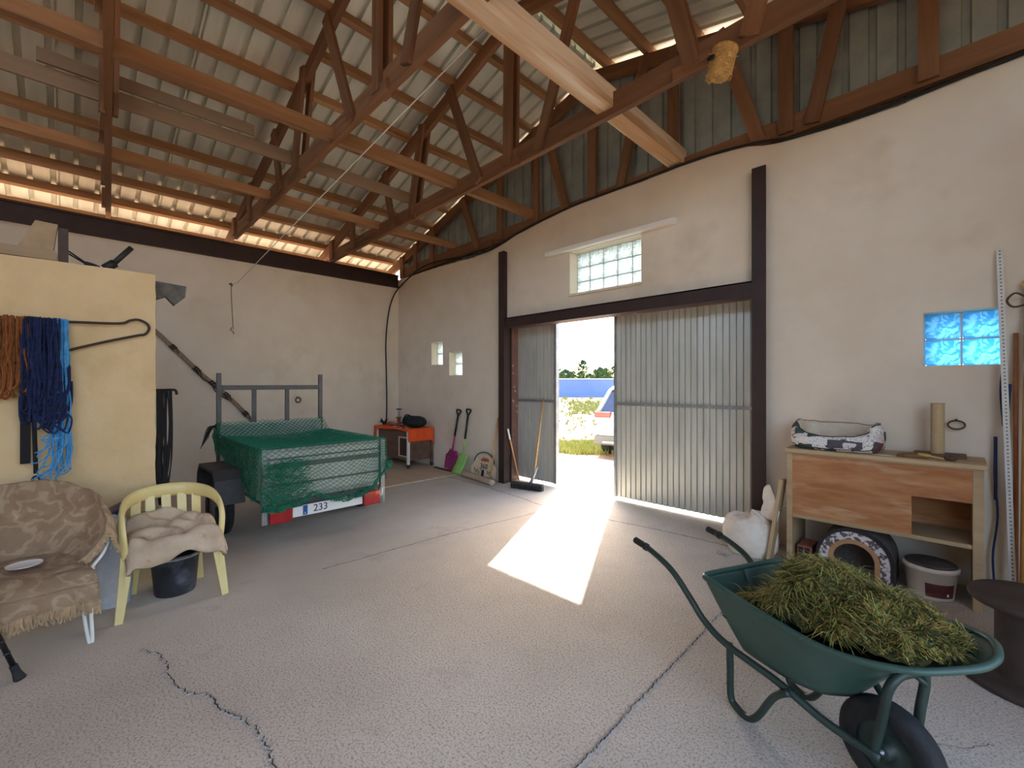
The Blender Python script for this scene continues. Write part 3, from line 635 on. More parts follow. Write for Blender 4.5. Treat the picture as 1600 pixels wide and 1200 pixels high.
def throwmat():
    m, nt, bs = newmat('brown_patterned_throw'); L = nt.links.new
    tc = N(nt,'ShaderNodeTexCoord'); n1 = N(nt,'ShaderNodeTexNoise',Scale=5.,Detail=3,Distortion=1.6); L(tc.outputs['Object'],n1.inputs['Vector'])
    wv = N(nt,'ShaderNodeTexVoronoi',Scale=4.6); wv.feature='F1'; dm = N(nt,'ShaderNodeMixRGB'); dm.inputs['Fac'].default_value=.16; L(tc.outputs['Object'],dm.inputs[1]); L(n1.outputs['Color'],dm.inputs[2]); L(dm.outputs[0],wv.inputs['Vector'])
    sn = N(nt,'ShaderNodeMath',operation='SINE'); mu = N(nt,'ShaderNodeMath',operation='MULTIPLY'); mu.inputs[1].default_value=21; L(wv.outputs['Distance'],mu.inputs[0]); L(mu.outputs[0],sn.inputs[0])
    mr = N(nt,'ShaderNodeMapRange'); mr.inputs['From Min'].default_value=.2; mr.inputs['From Max'].default_value=.9; mr.inputs['To Max'].default_value=.38; L(sn.outputs[0],mr.inputs['Value'])
    ml_ = N(nt,'ShaderNodeMath',operation='MULTIPLY'); L(mr.outputs[0],ml_.inputs[0]); L(n1.outputs['Fac'],ml_.inputs[1])
    mx = N(nt,'ShaderNodeMixRGB'); mx.inputs[1].default_value=(*lin((132,104,78)),1); mx.inputs[2].default_value=(*lin((216,192,158)),1); 
    a2 = N(nt,'ShaderNodeMath',operation='MULTIPLY_ADD'); L(n1.outputs['Fac'],a2.inputs[0]); a2.inputs[1].default_value=.5; L(ml_.outputs[0],a2.inputs[2]); sb_ = N(nt,'ShaderNodeMath',operation='SUBTRACT'); L(a2.outputs[0],sb_.inputs[0]); sb_.inputs[1].default_value=.1; L(sb_.outputs[0],mx.inputs['Fac'])
    L(mx.outputs[0],bs.inputs['Base Color']); bs.inputs['Roughness'].default_value=.95
    f = N(nt,'ShaderNodeTexNoise',Scale=160,Detail=2); L(tc.outputs['Object'],f.inputs['Vector']); bp = N(nt,'ShaderNodeBump',Strength=.4,Distance=.006); L(f.outputs['Fac'],bp.inputs['Height']); L(bp.outputs[0],bs.inputs['Normal'])
    return m
THR = throwmat()
def fthrow(u, v):
    """u around from one arm over the back to the other, v from rim (0) down the inside to the seat and over the front edge (1)"""
    th = -1.66+3.32*u; cx, cy = -3.96, -.22                # th=0 is the middle of the back
    c, s_ = math.cos(th), math.sin(th)
    rimz = .945-.11*abs(math.sin(th))**2.2-.15*abs(th/1.66)**6
    if v < .12:
        k = v/.12; r = .49-.04*k; z = rimz-.16*(1-k)**1.3+(.0 if k < .8 else .0); r += .02*(1-k)
    elif v < .55:
        k = (v-.12)/.43; r = .45-.15*k**2; z = rimz+(.47-rimz)*k**.9
    else:
        k = (v-.55)/.45; r = .30*(1-k)+.0; z = .47
    x = cx-r*c; y = cy+r*s_*.88
    if v >= .55:
        # seat sheet: slide forward to the front edge
        k = (v-.55)/.45; sx = cx-.30*c; sy = cy+.30*s_*.88
        x = sx+(-3.66-sx)*k; y = sy+((cy+(u-.5)*.70)-sy)*k**.7; z = .475-.012*math.sin(k*3)-(.07*max(0,(k-.78)/.22)**1.6)
    w = .012*nz((x*7,y*7,z*7),1)+.006*nz((x*17,y*17,z*17),1,2)
    return (x+w*1.2, y+w, z+w)
b = MB(); b.grid(fthrow, 70, 70)
def fskirt(u, v):
    p = Vector(fthrow(u,1)); return p+Vector((.03*v+.02*math.sin(u*26)*v, 0, -.10*v-.02*nz((u*8,0,0))*v))
b.grid(fskirt, 70, 8)
def fside_(u, v):                                           # falls over the right arm down to the seat edge
    t_ = .80+.2*u; p = Vector(fthrow(1,0.0+.0*u)); 
    return p
TH = tag(b.build('throw_blanket', THR, solid=.010), 'brown patterned fringed throw draped over the armchair', 'blanket')
FRG = mat('throw_fringe', (168,138,104), (190,162,128), scale=40, rough=.95); rr = random.Random(2); b = MB()
for k in range(150):
    u = k/149; p = Vector(fskirt(u,1)); b.tube(bez([p+Vector((0,0,.01)), p+Vector((rr.uniform(-.006,.012),rr.uniform(-.01,.01),-.03)), p+Vector((rr.uniform(-.01,.015),rr.uniform(-.014,.014),-.06-.015*rr.random()))],3), [.005]*4+[.004]*2+[.003], 4)
def edgep(v): return Vector(fthrow(1, v))
for k in range(150):
    p = edgep(.0+.56*k/149); b.tube(bez([p, p+Vector((.012,.008,-.012)), p+Vector((.02+rr.uniform(0,.012),rr.uniform(-.008,.014),-.04))],3), .005, 4)
o = b.build('fringe', FRG, TH, fix=False); o['kind'] = 'stuff'
b = MB(); b.lathe([(0,.004),(.06,.004),(.078,.010),(.082,.012),(.08,.007),(.06,0),(0,0)], 30, c=(-4.03,-.19,.487))
tag(b.build('plate', mat('white_china', (238,234,226), rough=.35)), 'white plate on the throw-covered armchair seat', 'plate')
b = MB(); q0 = Vector((-3.585,-.185,.0)); q1 = Vector((-3.60,-.42,.78)); dd = (q1-q0)
b.tube([q0+dd*.06, q1], .0125, 10)
WS = tag(b.build('walking_stick', mat('black_stick', (22,22,23), rough=.35)), 'black walking stick leaning on the covered armchair', 'stick')
b = MB(); b.tube([q0+dd*.003, q0+dd*.02, q0+dd*.06, q0+dd*.11], [.026,.024,.018,.017], 12); b.build('rubber_foot', RUB, WS)
b = MB()
for k in range(6):
    b = MB(); b.tube([q0+dd*(.2+k*.09), q0+dd*(.208+k*.09)], .0145, 10); b.build('adjusting_ring', mat('dark_ring', (52,52,54), rough=.5), WS)
b = MB(); b.tube(bez([q1-dd*.02, q1+Vector((.01,-.02,.06)), q1+Vector((.04,-.05,.10)), q1+Vector((.09,-.09,.10))],5), .015, 8); b.build('grip', RUB, WS)
def sackf(cx, cy, rx, ry, h, seed, slump=.25, fold=.16):
    def f(u, v):
        a = 2*PI*u; z = h*v; r = (1-.5*v**3)*(.82+.5*v*(1-v)) + fold*.25*nz((math.cos(a)*2,math.sin(a)*2,v*3),1,seed)
        r += .05*math.sin(a*7+v*4)*v*v
        return (cx+rx*r*math.cos(a)+slump*.05*math.sin(v*4+seed), cy+ry*r*math.sin(a), z+.03*v*nz((a,v*3,seed)))
    return f
b = MB(); f = sackf(-4.36,.23,.125,.125,.66,3); b.grid(f, 40, 26, wrapu=True)
SK = tag(b.build('feed_sack', mat('grey_plastic_sack', (176,180,188), (204,206,210), scale=5, rough=.45, bump=.3, bscale=10, spots=((120,112,120),4,.55,.7))), 'grey plastic feed sack between the armchair and yellow chair', 'sack')
b = MB(); b.tube(bez([(-4.40,.10,.62),(-4.38,.18,.645),(-4.37,.25,.68),(-4.37,.29,.70)],5), .032, 10); b.tube(bez([(-4.36,.14,.60),(-4.34,.22,.62),(-4.34,.28,.60)],5), .03, 8); b.build('rolled_top', mat('mauve_roll', (98,78,84), (128,108,110), scale=12, rough=.6), SK)
b = MB(); b.tube(bez([(-4.29,.20,.64),(-4.26,.22,.58),(-4.27,.23,.50),(-4.27,.21,.42)],5), .006, 5); b.tube(bez([(-4.28,.24,.62),(-4.25,.25,.55),(-4.27,.235,.47)],5), .006, 5); b.build('tie_string', CW, SK)

# ------------------------------------------------------------------ yellow plastic chair, cloth, bucket
YEL = mat('yellow_plastic', (222,200,132), (230,210,146), scale=6, rough=.42, coat=.15)
YC = thing('plastic_chair', 'yellow moulded plastic chair beside the cream partition', 'chair', (-4.17,.55,0))
def leg4(p, q, w0, w1): 
    b = MB(); p = Vector(p); q = Vector(q); m_ = (p+q)/2
    b.bar(p, q, w0, .018, up=(1,0,0), w2=w1); b.bar(p+Vector((-.012,0,0)), q+Vector((-.016,0,0)), .016, w0*.7, up=(1,0,0), h2=w1*.8); b.build('leg', YEL, YC, bevel=.005)
leg4((-3.93,.235,0),(-4.0,.285,.42),.045,.075); leg4((-3.935,.845,0),(-4.0,.80,.42),.045,.075)
leg4((-4.42,.345,0),(-4.36,.37,.42),.045,.065); leg4((-4.41,.77,0),(-4.36,.73,.42),.045,.065)
b = MB(); b.prism([(-3.97,.28),(-3.97,.82),(-4.06,.835),(-4.38,.77),(-4.40,.70),(-4.40,.40),(-4.38,.33),(-4.06,.265)], .40, .425, 'xy'); b.build('seat', YEL, YC, bevel=.01)
def rail(u, v):
    P = RAILP; i = min(int(u*(len(P)-1)), len(P)-2); t = u*(len(P)-1)-i; p = P[i]+(P[i+1]-P[i])*t
    tg_ = (P[min(i+1,len(P)-1)]-P[max(i-1,0)]).normalized(); up = Vector((0,0,1)); nn = Vector((p.x+4.15,p.y-.55,0)); nn = (nn-tg_*nn.dot(tg_)).normalized(); uu = nn.cross(tg_).normalized()
    a = 2*PI*v; hh = .032+.022*math.sin(PI*u)**2; return p+nn*.019*math.cos(a)+uu*hh*math.sin(a)
RAILP = bez([(-3.99,.275,.40),(-4.0,.262,.52),(-4.03,.255,.62),(-4.12,.262,.69),(-4.28,.30,.73),(-4.44,.40,.745),(-4.48,.55,.75),(-4.44,.70,.745),(-4.28,.80,.73),(-4.12,.835,.69),(-4.03,.842,.62),(-4.0,.836,.52),(-3.99,.82,.40)],6)
b = MB(); b.grid(lambda u,v: rail(u,v), 60, 12); b.build('arm_and_back_rail', YEL, YC)
for y in (.36,.45,.55,.65,.74):
    xs = -4.455 if .4 < y < .7 else -4.41
    b = MB(); b.bar((-4.39,y,.41),(xs,y,.72),.062,.014,up=(1,0,0)); b.build('back_slat', YEL, YC, bevel=.004)
def fcl(u, v):
    x = -4.40+.48*v; y = .27+.56*u; e = max(abs(u-.5)*2-.82,0)/.18
    z = .455+.07*math.sin(PI*u)**.4*(1-.35*v)+.07*(1-v)**3
    r_ = .030*math.sin(11*v+5*u+3*nz((x*5,y*5,1)))+.022*nz((x*9,y*9,2)) + .014*math.sin(26*v-9*u)
    z += r_*(1-e*.5)-.045*e*e
    if v > .86: k = (v-.86)/.14; z -= .13*k*k*(.6+.5*math.sin(PI*u)); x += .025*k
    return (x+.012*nz((x*8,y*8,5)), y+.02*nz((x*6,y*6,9)), z)
CL = tag(MB().grid(fcl, 56, 50).build('folded_cloth', mat('beige_cloth', (186,160,132), (206,184,158), scale=7, rough=.95, bump=.3, bscale=60, spots=((150,122,98),6,.55,.75)), solid=.03), 'crumpled beige cloth folded on the yellow chair seat', 'cloth')
b = MB()
for k in range(46):
    q = k/45; p = Vector(fcl(1,.35+.6*q)); b.tube(bez([p,p+Vector((.01,.012,-.008)),p+Vector((.012+rr.uniform(-.01,.01),.02,-.03-.01*rr.random()))],3), .004, 4)
b.build('fringe', mat('cloth_fringe', (214,194,168), rough=.95), CL, fix=False)['kind'] = 'stuff'
b = MB(); b.lathe([(.0,.0),(.125,.0),(.13,.01),(.152,.27),(.162,.272),(.165,.30),(.155,.302),(.148,.275),(.12,.012),(0,.012)], 36, c=(-4.27,.585,0))
BK = tag(b.build('black_bucket', mat('black_plastic', (30,31,36), (52,54,62), scale=5, rough=.5, spots=((96,98,108),3,.58,.72))), 'dusty black plastic bucket under the yellow chair', 'bucket')
b = MB(); b.tube(bez([(-4.27+.166*math.cos(a),.585+.166*math.sin(a),.285+.0*a) for a in (-.6,-.3,0,.3,.6,.9,1.2)],4), .005, 6); b.build('handle', GALV2, BK)

# ------------------------------------------------------------------ cabinet table with orange cloth in the corner
WAL = wood('walnut_board', (92,66,52), (120,90,72), rnd=.08)
CT = thing('cabinet_table', 'dark wood cabinet on white legs in the room corner', 'cabinet', (-7.78,4.75,.022))
MB().box((-8.35,4.49,.16),(-7.20,4.97,.72)).build('body', WAL, CT, bevel=.004)
MB().box((-8.40,4.44,.72),(-7.17,5.0,.75)).build('top', WAL, CT, bevel=.004)
for x, y in ((-7.19,4.465),(-8.37,4.465),(-7.19,4.985),(-8.37,4.985)):
    l = MB().box((x-.022,y-.022,.10),(x+.022,y+.022,.72)).build('leg', WHITE if y < 4.6 else WAL, CT)
    MB().lathe([(.0,-.03),(.035,-.02),(.04,0),(.035,.02),(0,.03)], 14, M=Matrix.Translation((x,y,.062)) @ Matrix.Rotation(PI/2,4,'X')).build('castor', mat('dark_castor', (60,46,44), rough=.6), l)
b = MB()
for a in ((-7.55,4.478,.22,-7.525,.60),(-7.25,4.478,.22,-7.225,.60)): b.box((a[0],4.47,a[2]),(a[3],4.489,a[4]))
b.box((-7.525,4.47,.22),(-7.25,4.489,.245)); b.box((-7.525,4.47,.575),(-7.25,4.489,.60)); ff = b.build('flap_frame', mat('pale_frame', (206,186,164), rough=.6), CT)
MB().box((-7.525,4.484,.245),(-7.25,4.4885,.575)).build('flap', mat('dark_flap', (44,24,20), (58,32,26), scale=8, rough=.5), ff)
ORC = mat('orange_cloth', (232,82,24), (240,96,36), scale=10, rough=.85, bump=.1, bscale=80)
b = MB()
def oc(u, v):
    y = 4.43+.58*u; w_ = .008*math.sin(u*22+1)*v
    return (-7.155+.012*v+w_, y, .757-.235*v+(.0 if u < .9 else -.10*v*(u-.9)/.1))
b.grid(oc, 24, 10); b.grid(lambda u,v: (-8.41+1.255*u, 4.43+.58*v, .757+.002*nz((u*9,v*9,1))), 30, 12)
b.grid(lambda u,v: (-8.41+1.255*u, 4.428-.004*v, .757-.045*v*(.8+.3*math.sin(u*7))), 30, 3)
b.grid(lambda u,v: (-8.413-.01*v, 4.43+.5*u, .757-.24*v), 10, 6)
b.grid(lambda u,v: (-8.41+.10*u, 4.425-.006*v, .757-.25*v), 4, 6)
tag(b.build('orange_tablecloth', ORC, solid=.004), 'orange cloth spread over the corner cabinet', 'tablecloth')
b = MB(); b.grid(lambda u,v: ((lambda a,r: (-7.42+.33*(v-.5)*2, 4.74+.15*r*math.cos(a), .76+max(0,(.115+.11*r*math.sin(a)))+(.012*nz((u*6,v*6,2)) if math.sin(a) > -.6 else 0)))(2*PI*u, (1-abs(2*v-1)**3.5)**.5*(1+.08*nz((math.cos(2*PI*u),math.sin(2*PI*u),v*4))))), 26, 22, wrapu=True)
BG = tag(b.build('duffel_bag', mat('black_fabric', (22,25,27), (36,40,42), scale=8, rough=.85, bump=.2)), 'soft black duffel bag lying on the orange cloth', 'bag')
b = MB(); b.tube(bez([(-7.6,4.62,.93),(-7.5,4.6,1.0),(-7.36,4.6,1.0),(-7.25,4.62,.93)],6), .012, 6); b.build('strap', MATS['black_cord'], BG)
b = MB(); b.lathe([(.05,0),(.05,.01),(.035,.02),(.035,.17),(.045,.18),(.06,.185),(.06,.195),(.0,.195)], 16, c=(-7.68,4.56,.76))
CS = tag(b.build('bottle_jack', mat('brown_metal', (132,66,34), (108,52,28), scale=10, rough=.5)), 'brown metal jack with twin rods beside the black bag', 'jack')
b = MB(); b.tube([(-7.705,4.56,.95),(-7.705,4.56,1.10)], .008, 6); b.tube([(-7.655,4.56,.95),(-7.655,4.56,1.10)], .008, 6); b.build('rods', GALV2, CS)
MB().lathe([(0,0),(.06,.0),(.06,.012),(.03,.02),(0,.03)], 16, c=(-7.68,4.56,1.10)).build('head', IRON, CS)
b = MB(); b.tube(bez([(-8.20,4.62,.80),(-8.0,4.60,.805),(-7.85,4.58,.80),(-7.78,4.57,.785)],5), [.02]+[.034]*8+[.03]*4+[.024,.018,.012], 10); tag(b.build('red_tool', mat('dull_red', (186,98,78),(160,80,64), scale=10, rough=.6)), 'dull red round-bodied tool lying on the orange cloth', 'tool')
b = MB(); b.tube(bez([(-8.1,4.74,.775),(-7.95,4.76,.82),(-7.8,4.74,.80),(-7.7,4.66,.775),(-7.74,4.58,.77)],6), .011, 6); tag(b.build('black_hose', MATS['black_cord']), 'black hose curled on the orange cloth behind the red tool', 'hose')
b = MB(); rr = random.Random(6)
for k in range(11):
    a = rr.random()*6.28; r = .05+.05*rr.random(); b.tube(bez([(-8.30,4.58,.765),(-8.30+.4*r*math.cos(a),4.58+.4*r*math.sin(a),.82),(-8.30+r*math.cos(a),4.58+r*math.sin(a),.80+.12*rr.random())],4), [.012]*4+[.009]*3+[.004]*2, 5)
tag(b.build('black_clamp', MATS['black_cord'], fix=False), 'spiky black wire tangle on the left end of the orange cloth', 'wire')
for k, (x,y,c,nm) in enumerate(((-7.72,4.50,(206,196,180),'white rag scrap'),(-7.50,4.49,(176,150,120),'tan leather scrap'),(-7.36,4.48,(60,56,52),'dark metal scrap'),(-7.30,4.50,(190,176,156),'pale wood chip'))):
    b = MB(); b.grid(lambda u,v: (x+.10*(u-.5), y+.05*(v-.5), .768+.012*math.sin(PI*u)*math.sin(PI*v)+.006*nz((u*4+k,v*4,k))), 8, 6)
    tag(b.build('scrap', mat('scrap_%d' % k, c, rough=.8), solid=.006), nm+' at the front edge of the orange cloth', 'scrap')

# ------------------------------------------------------------------ shovels, sign, log, brooms
BP = mat('black_handle', (24,24,25), rough=.45)
def dgrip(b, c, ax, sd, k=1):
    c = Vector(c); ax = Vector(ax).normalized(); sd = Vector(sd).normalized()
    b.tube(bez([c, c+ax*.03*k+sd*.02*k, c+ax*.075*k+sd*.052*k, c+ax*.11*k+sd*.058*k, c+ax*.118*k, c+ax*.11*k-sd*.058*k, c+ax*.075*k-sd*.052*k, c+ax*.03*k-sd*.02*k, c],4), .015, 8)
def shovel(nm, label, p0, p1, pm, m, blade):
    """p0 tip of blade centre, pm where blade meets shaft, p1 grip"""
    p0, p1, pm = Vector(p0), Vector(p1), Vector(pm); ax = (p1-pm).normalized(); sd = Vector((1,0,0)); sd = (sd-ax*sd.dot(ax)).normalized()
    t = thing(nm, label, 'shovel', p0); sp = pm+(p1-pm)*.36
    b = MB(); b.tube([sp, p1-ax*.10], .019, 10); dgrip(b, p1-ax*.115, ax, sd); b.build('handle', BP, t)
    b = MB(); b.tube([pm-ax*.05, sp+ax*.02], .017, 10); b.build('socket', m, t)
    b = MB(); bx = (p0-pm).normalized(); nrm = sd.cross(bx); blade(b, pm, bx, sd, nrm, (p0-pm).length); b.build('blade', m, t, solid=.006)
    return t
def bl_sq(b, pm, bx, sd, nr, L):
    b.grid(lambda u,v: pm+bx*(L*v-.02*(1-abs(2*u-1)**2)*(1-v))+sd*(u-.5)*(.24+.03*v)+nr*(.03*abs(2*u-1)**3*(1-.4*v)-.01), 14, 12)
def bl_fk(b, pm, bx, sd, nr, L):
    b.grid(lambda u,v: pm+bx*(L*.32*v)+sd*(u-.5)*(.20+.12*v)+nr*(.03*abs(2*u-1)**3), 14, 4)
    for k in range(8): 
        s0 = (k/7-.5)*.30; b.bar(pm+bx*L*.30+sd*s0*.98, pm+bx*L+sd*s0*.85,   .016, .012, up=nr, w2=.008)
PINK = mat('magenta_plastic', (150,36,104), (168,50,120), scale=8, rough=.45); GRN = mat('lime_plastic', (136,186,92), (152,204,110), scale=8, rough=.45)
shovel('manure_fork', 'magenta plastic manure fork with black handle leaning on door wall', (-6.62,4.965,.03), (-6.36,5.0,1.13), (-6.47,4.94,.40), PINK, bl_fk)
shovel('shovel', 'lime green square shovel with black handle leaning on door wall', (-6.20,4.80,.03), (-6.08,5.0,1.15), (-6.12,4.90,.345), GRN, bl_sq)
SGN = mat('painted_sign', (206,184,150), (222,204,172), scale=6, rough=.8, spots=((150,120,90),5,.6,.75))
pts = [(-5.90,.06),(-5.32,.06),(-5.30,.20),(-5.34,.25),(-5.37,.25)]
pts += [(-5.61+.245*math.cos(a), .25+.17*math.sin(a)) for a in [PI*k/12 for k in range(13)]]
pts += [(-5.88,.25),(-5.92,.20)]
SG = MB().prism(pts, 4.90, 4.92, 'xz', M=Matrix.Translation((0,4.9,.03)) @ Matrix.Rotation(-.16,4,'X') @ Matrix.Translation((0,-4.9,-.03)))
SG = tag(SG.build('painted_sign', SGN), 'cream arched wooden sign reading 360 leaning on door wall', 'sign')
MS = Matrix.Translation((0,4.9,.03)) @ Matrix.Rotation(-.16,4,'X')
Rt = Matrix.Rotation(PI/2,4,'X')
text('360', 'numerals', .13, MS @ Matrix.Translation((-5.60,-.003,.185)) @ Rt, BLACK, SG)
b = MB()
for k, (x, z) in enumerate(((-5.83,.12),(-5.79,.09),(-5.75,.10),(-5.71,.07),(-5.49,.10),(-5.45,.09),(-5.41,.11))):
    b.box((x-.008,-.004,z-.03),(x+.004,.001,z+.03)); b.box((x-.008,-.004,z+.01),(x+.018,.001,z+.02))
b.v = [tuple(MS @ Vector(p)) for p in b.v]; o = b.build('faded_lettering', mat('brown_ink', (96,70,50), rough=.8), SG); o['kind'] = 'stuff'
b = MB(); b.box((-5.64,-.005,.02),(-5.58,.001,.13)); b.v = [tuple(MS @ Vector(p)) for p in b.v]; b.build('black_patch', BLACK, SG)
b = MB(); rr = random.Random(8)
b.prism([(-5.70,.29),(-5.66,.31),(-5.62,.335),(-5.57,.325),(-5.52,.33),(-5.48,.30),(-5.49,.265),(-5.54,.28),(-5.57,.26),(-5.61,.28),(-5.65,.262)], -.004, .001, 'xz', M=MS); b.build('red_motif', mat('faded_red', (178,76,58),(196,98,78), scale=20, rough=.8), SG)
P_ = [(-5.61+.25*math.cos(a), 4.905+.0, .27+.175*math.sin(a)) for a in [PI*k/14 for k in range(15)]]
b = MB(); b.tube([MS @ Vector((p[0],0.005,p[2]-.03+.01)) for p in P_], .008, 5); b.build('dark_edge', mat('dark_edge', (48,34,28), rough=.8), SG)
b = MB(); b.tube(bez([(-6.02,4.83,.055),(-5.6,4.78,.052),(-5.12,4.69,.05)],8), [.052]*8+[.049]*9, 12); tag(b.build('log', mat('peeled_log', (176,150,122),(196,172,144), scale=8, stretch=(.3,3,3), rough=.9, bump=.3)), 'peeled log lying on floor before the painted sign', 'log')
PIN = mat('broom_wood', (204,154,98), (216,170,116), scale=10, rough=.6)
b = MB(); b.tube([(-5.38,4.88,.02),(-5.335,5.01,1.05)], .013, 8); tag(b.build('wooden_pole', PIN), 'thin wooden pole leaning behind the painted sign', 'pole')
b = MB(); b.tube([(-5.10,5.26,.02),(-5.11,5.02,.86)], .014, 8); PO = tag(b.build('broom_handle', PIN), 'loose broom handle with white tip leaning in the door jamb', 'handle')
b = MB(); b.tube([(-5.1085,5.062,.70),(-5.1112,5.015,.875)], .0165, 8); b.build('white_sleeve', WHITE, PO)
BR = thing('push_broom', 'wide push broom with dark bristles standing by the open door', 'broom', (-4.6,4.92,0))
u_ = Vector((.48,.13,0)).normalized(); c_ = Vector((-4.60,4.92,0)); a_ = Vector((-u_.y,u_.x,0))
Mb = Matrix((u_, a_, Vector((0,0,1)))).transposed().to_4x4(); Mb.translation = c_
MB().box((-.27,-.032,.065),(.27,.032,.10), M=Mb).build('head', mat('broom_head', (66,62,58), rough=.7), BR, bevel=.01)
b = MB(); rr = random.Random(5)
for i in range(34):
    for j in range(5):
        x = -.262+.524*i/33; y = -.028+.014*j; b.bar(Mb @ Vector((x,y,.07)), Mb @ Vector((x+rr.uniform(-.012,.012), y*1.5+rr.uniform(-.008,.008), .002)), .012, .012, w2=.008, h2=.008)
b.build('bristles', mat('dark_bristle', (40,40,42), (62,62,62), scale=40, rough=.9), BR, fix=False)['kind'] = 'stuff'
b = MB(); b.tube([Mb @ Vector((.06,.0,.09)), (-4.52,5.07,.34)], [.026,.018], 10); b.build('socket', GALV2, BR)
b = MB(); b.tube([(-4.525,5.0,.20),(-4.62,5.32,1.33)], .0135, 8); b.build('handle', PIN, BR)

# straw nest hanging from the truss
NST = mat('straw', (176,132,72), (206,164,100), scale=30, rough=.95, bump=.6, bscale=60)
Mn = Matrix.Translation((-1.25,3.53,4.10)) @ Matrix.Rotation(.18,4,'Y') @ Matrix.Rotation(-.12,4,'X')
b = MB(); b.lathe([(0,-.17),(.05,-.172),(.075,-.16),(.085,-.12),(.083,-.02),(.092,.03),(.098,.045),(.09,.04),(.075,-.02),(.072,-.12),(.0,-.15)], 26, M=Mn)
NS = tag(b.build('straw_nest', NST), 'woven straw nest hanging from the roof truss', 'nest')
b = MB(); rr = random.Random(10)
for k in range(150):
    a = rr.random()*6.28; z = rr.uniform(-.165,.04); r = .088; P = [Mn @ Vector((r*math.cos(a+q*.16), r*math.sin(a+q*.16), z+.012*rr.uniform(-1,1))) for q in range(5)]
    if rr.random() < .2: P.append(P[-1]+(P[-1]-Mn.translation).normalized()*.03*rr.random())
    b.tube(P, .0022, 3, cap=False)
for k in range(26): b.tube([Mn @ Vector((.06*math.cos(k)*rr.random(), .06*math.sin(k)*rr.random(), -.176)) for q in range(4)], .003, 4)
b.build('straw', mat('pale_straw', (220,186,120),(190,148,84), scale=60, rough=.9), NS, fix=False)['kind'] = 'stuff'
MB().lathe([(0,0),(.028,.01),(.03,.02),(0,.02)], 12, M=Mn @ Matrix.Translation((-.05,-.075,-.06)) @ Matrix.Rotation(1.2,4,'X')).build('entrance_shade', BLACK, NS)  # black disc on the side stands for the shade inside the opening

# ------------------------------------------------------------------ workbench cabinet and everything on and under it
BW = mat('bench_ply', (158,98,54), (186,130,82), scale=5, stretch=(.5,1,2.5), rough=.7, bump=.2, bscale=20, spots=((206,174,132),2.2,.54,.72))
BL = wood('bench_pale', (166,136,98), (188,160,120), rnd=.08)
BE = thing('feed_bench', 'pine box bench with a cut-out opening in its front', 'bench', (-.45,4.75,0))
bx0, bx1, by0, by1 = -1.06, .14, 4.50, 4.98
MB().box((bx0,by0,0),(bx0+.045,by1,1.0)).build('side', BL, BE, bevel=.004); MB().box((bx1-.055,by0,0),(bx1,by1,1.0)).build('side', BL, BE, bevel=.004)
MB().box((bx0-.01,by0-.02,1.0),(bx1+.02,by1,1.035)).build('top', BL, BE, bevel=.006)
MB().box((bx0+.045,by0+.01,.43),(bx1-.055,by1,.462)).build('shelf', BL, BE, bevel=.004)
MB().box((bx0+.045,by1-.02,.462),(bx1-.055,by1,1.0)).build('back', BW, BE)
b = MB(); ox = -.235; oz = .755
b.prism([(bx0+.045,.462),(ox,.462),(ox,oz),(bx1-.055,oz),(bx1-.055,1.0),(bx0+.045,1.0)], by0+.005, by0+.025, 'xz'); b.build('front_panel', BW, BE)
b = MB(); b.bar((bx0+.02,by0-.004,1.005),(bx1-.02,by0-.004,1.005),.012,.03); b.build('edge_strip', OLDW, BE)
# cat bed
def bedmat():
    m, nt, bs = newmat('patchwork_fabric'); L = nt.links.new
    tc = N(nt,'ShaderNodeTexCoord'); mp = N(nt,'ShaderNodeMapping'); mp.inputs['Scale'].default_value=(9,9,14); L(tc.outputs['Object'],mp.inputs['Vector'])
    vo = N(nt,'ShaderNodeTexVoronoi',Scale=1.); vo.distance='CHEBYCHEV'; vo.inputs['Randomness'].default_value=.7; L(mp.outputs[0],vo.inputs['Vector'])
    sp = N(nt,'ShaderNodeSeparateColor'); L(vo.outputs['Color'],sp.inputs[0])
    rp = N(nt,'ShaderNodeValToRGB'); rp.color_ramp.interpolation='CONSTANT'; e = rp.color_ramp.elements; e[0].color=(*lin((226,220,210)),1); e[1].position=.34; e[1].color=(*lin((60,84,74)),1)
    for p,c in ((.48,(214,206,198)),(.62,(120,52,46)),(.70,(210,196,190)),(.82,(84,80,84)),(.9,(228,222,214))): q=e.new(p); q.color=(*lin(c),1)
    L(sp.outputs[0],rp.inputs['Fac'])
    n1 = N(nt,'ShaderNodeTexNoise',Scale=34,Detail=2,Distortion=2.5); L(tc.outputs['Object'],n1.inputs['Vector'])
    mr = N(nt,'ShaderNodeMapRange'); mr.inputs['From Min'].default_value=.60; mr.inputs['From Max'].default_value=.64; mr.inputs['To Max'].default_value=.85; L(n1.outputs['Fac'],mr.inputs['Value'])
    mx = N(nt,'ShaderNodeMixRGB'); L(mr.outputs[0],mx.inputs['Fac']); L(rp.outputs[0],mx.inputs[1]); mx.inputs[2].default_value=(*lin((44,40,44)),1)
    L(mx.outputs[0],bs.inputs['Base Color']); bs.inputs['Roughness'].default_value=.9; return m
CBc = (-.735,4.74)
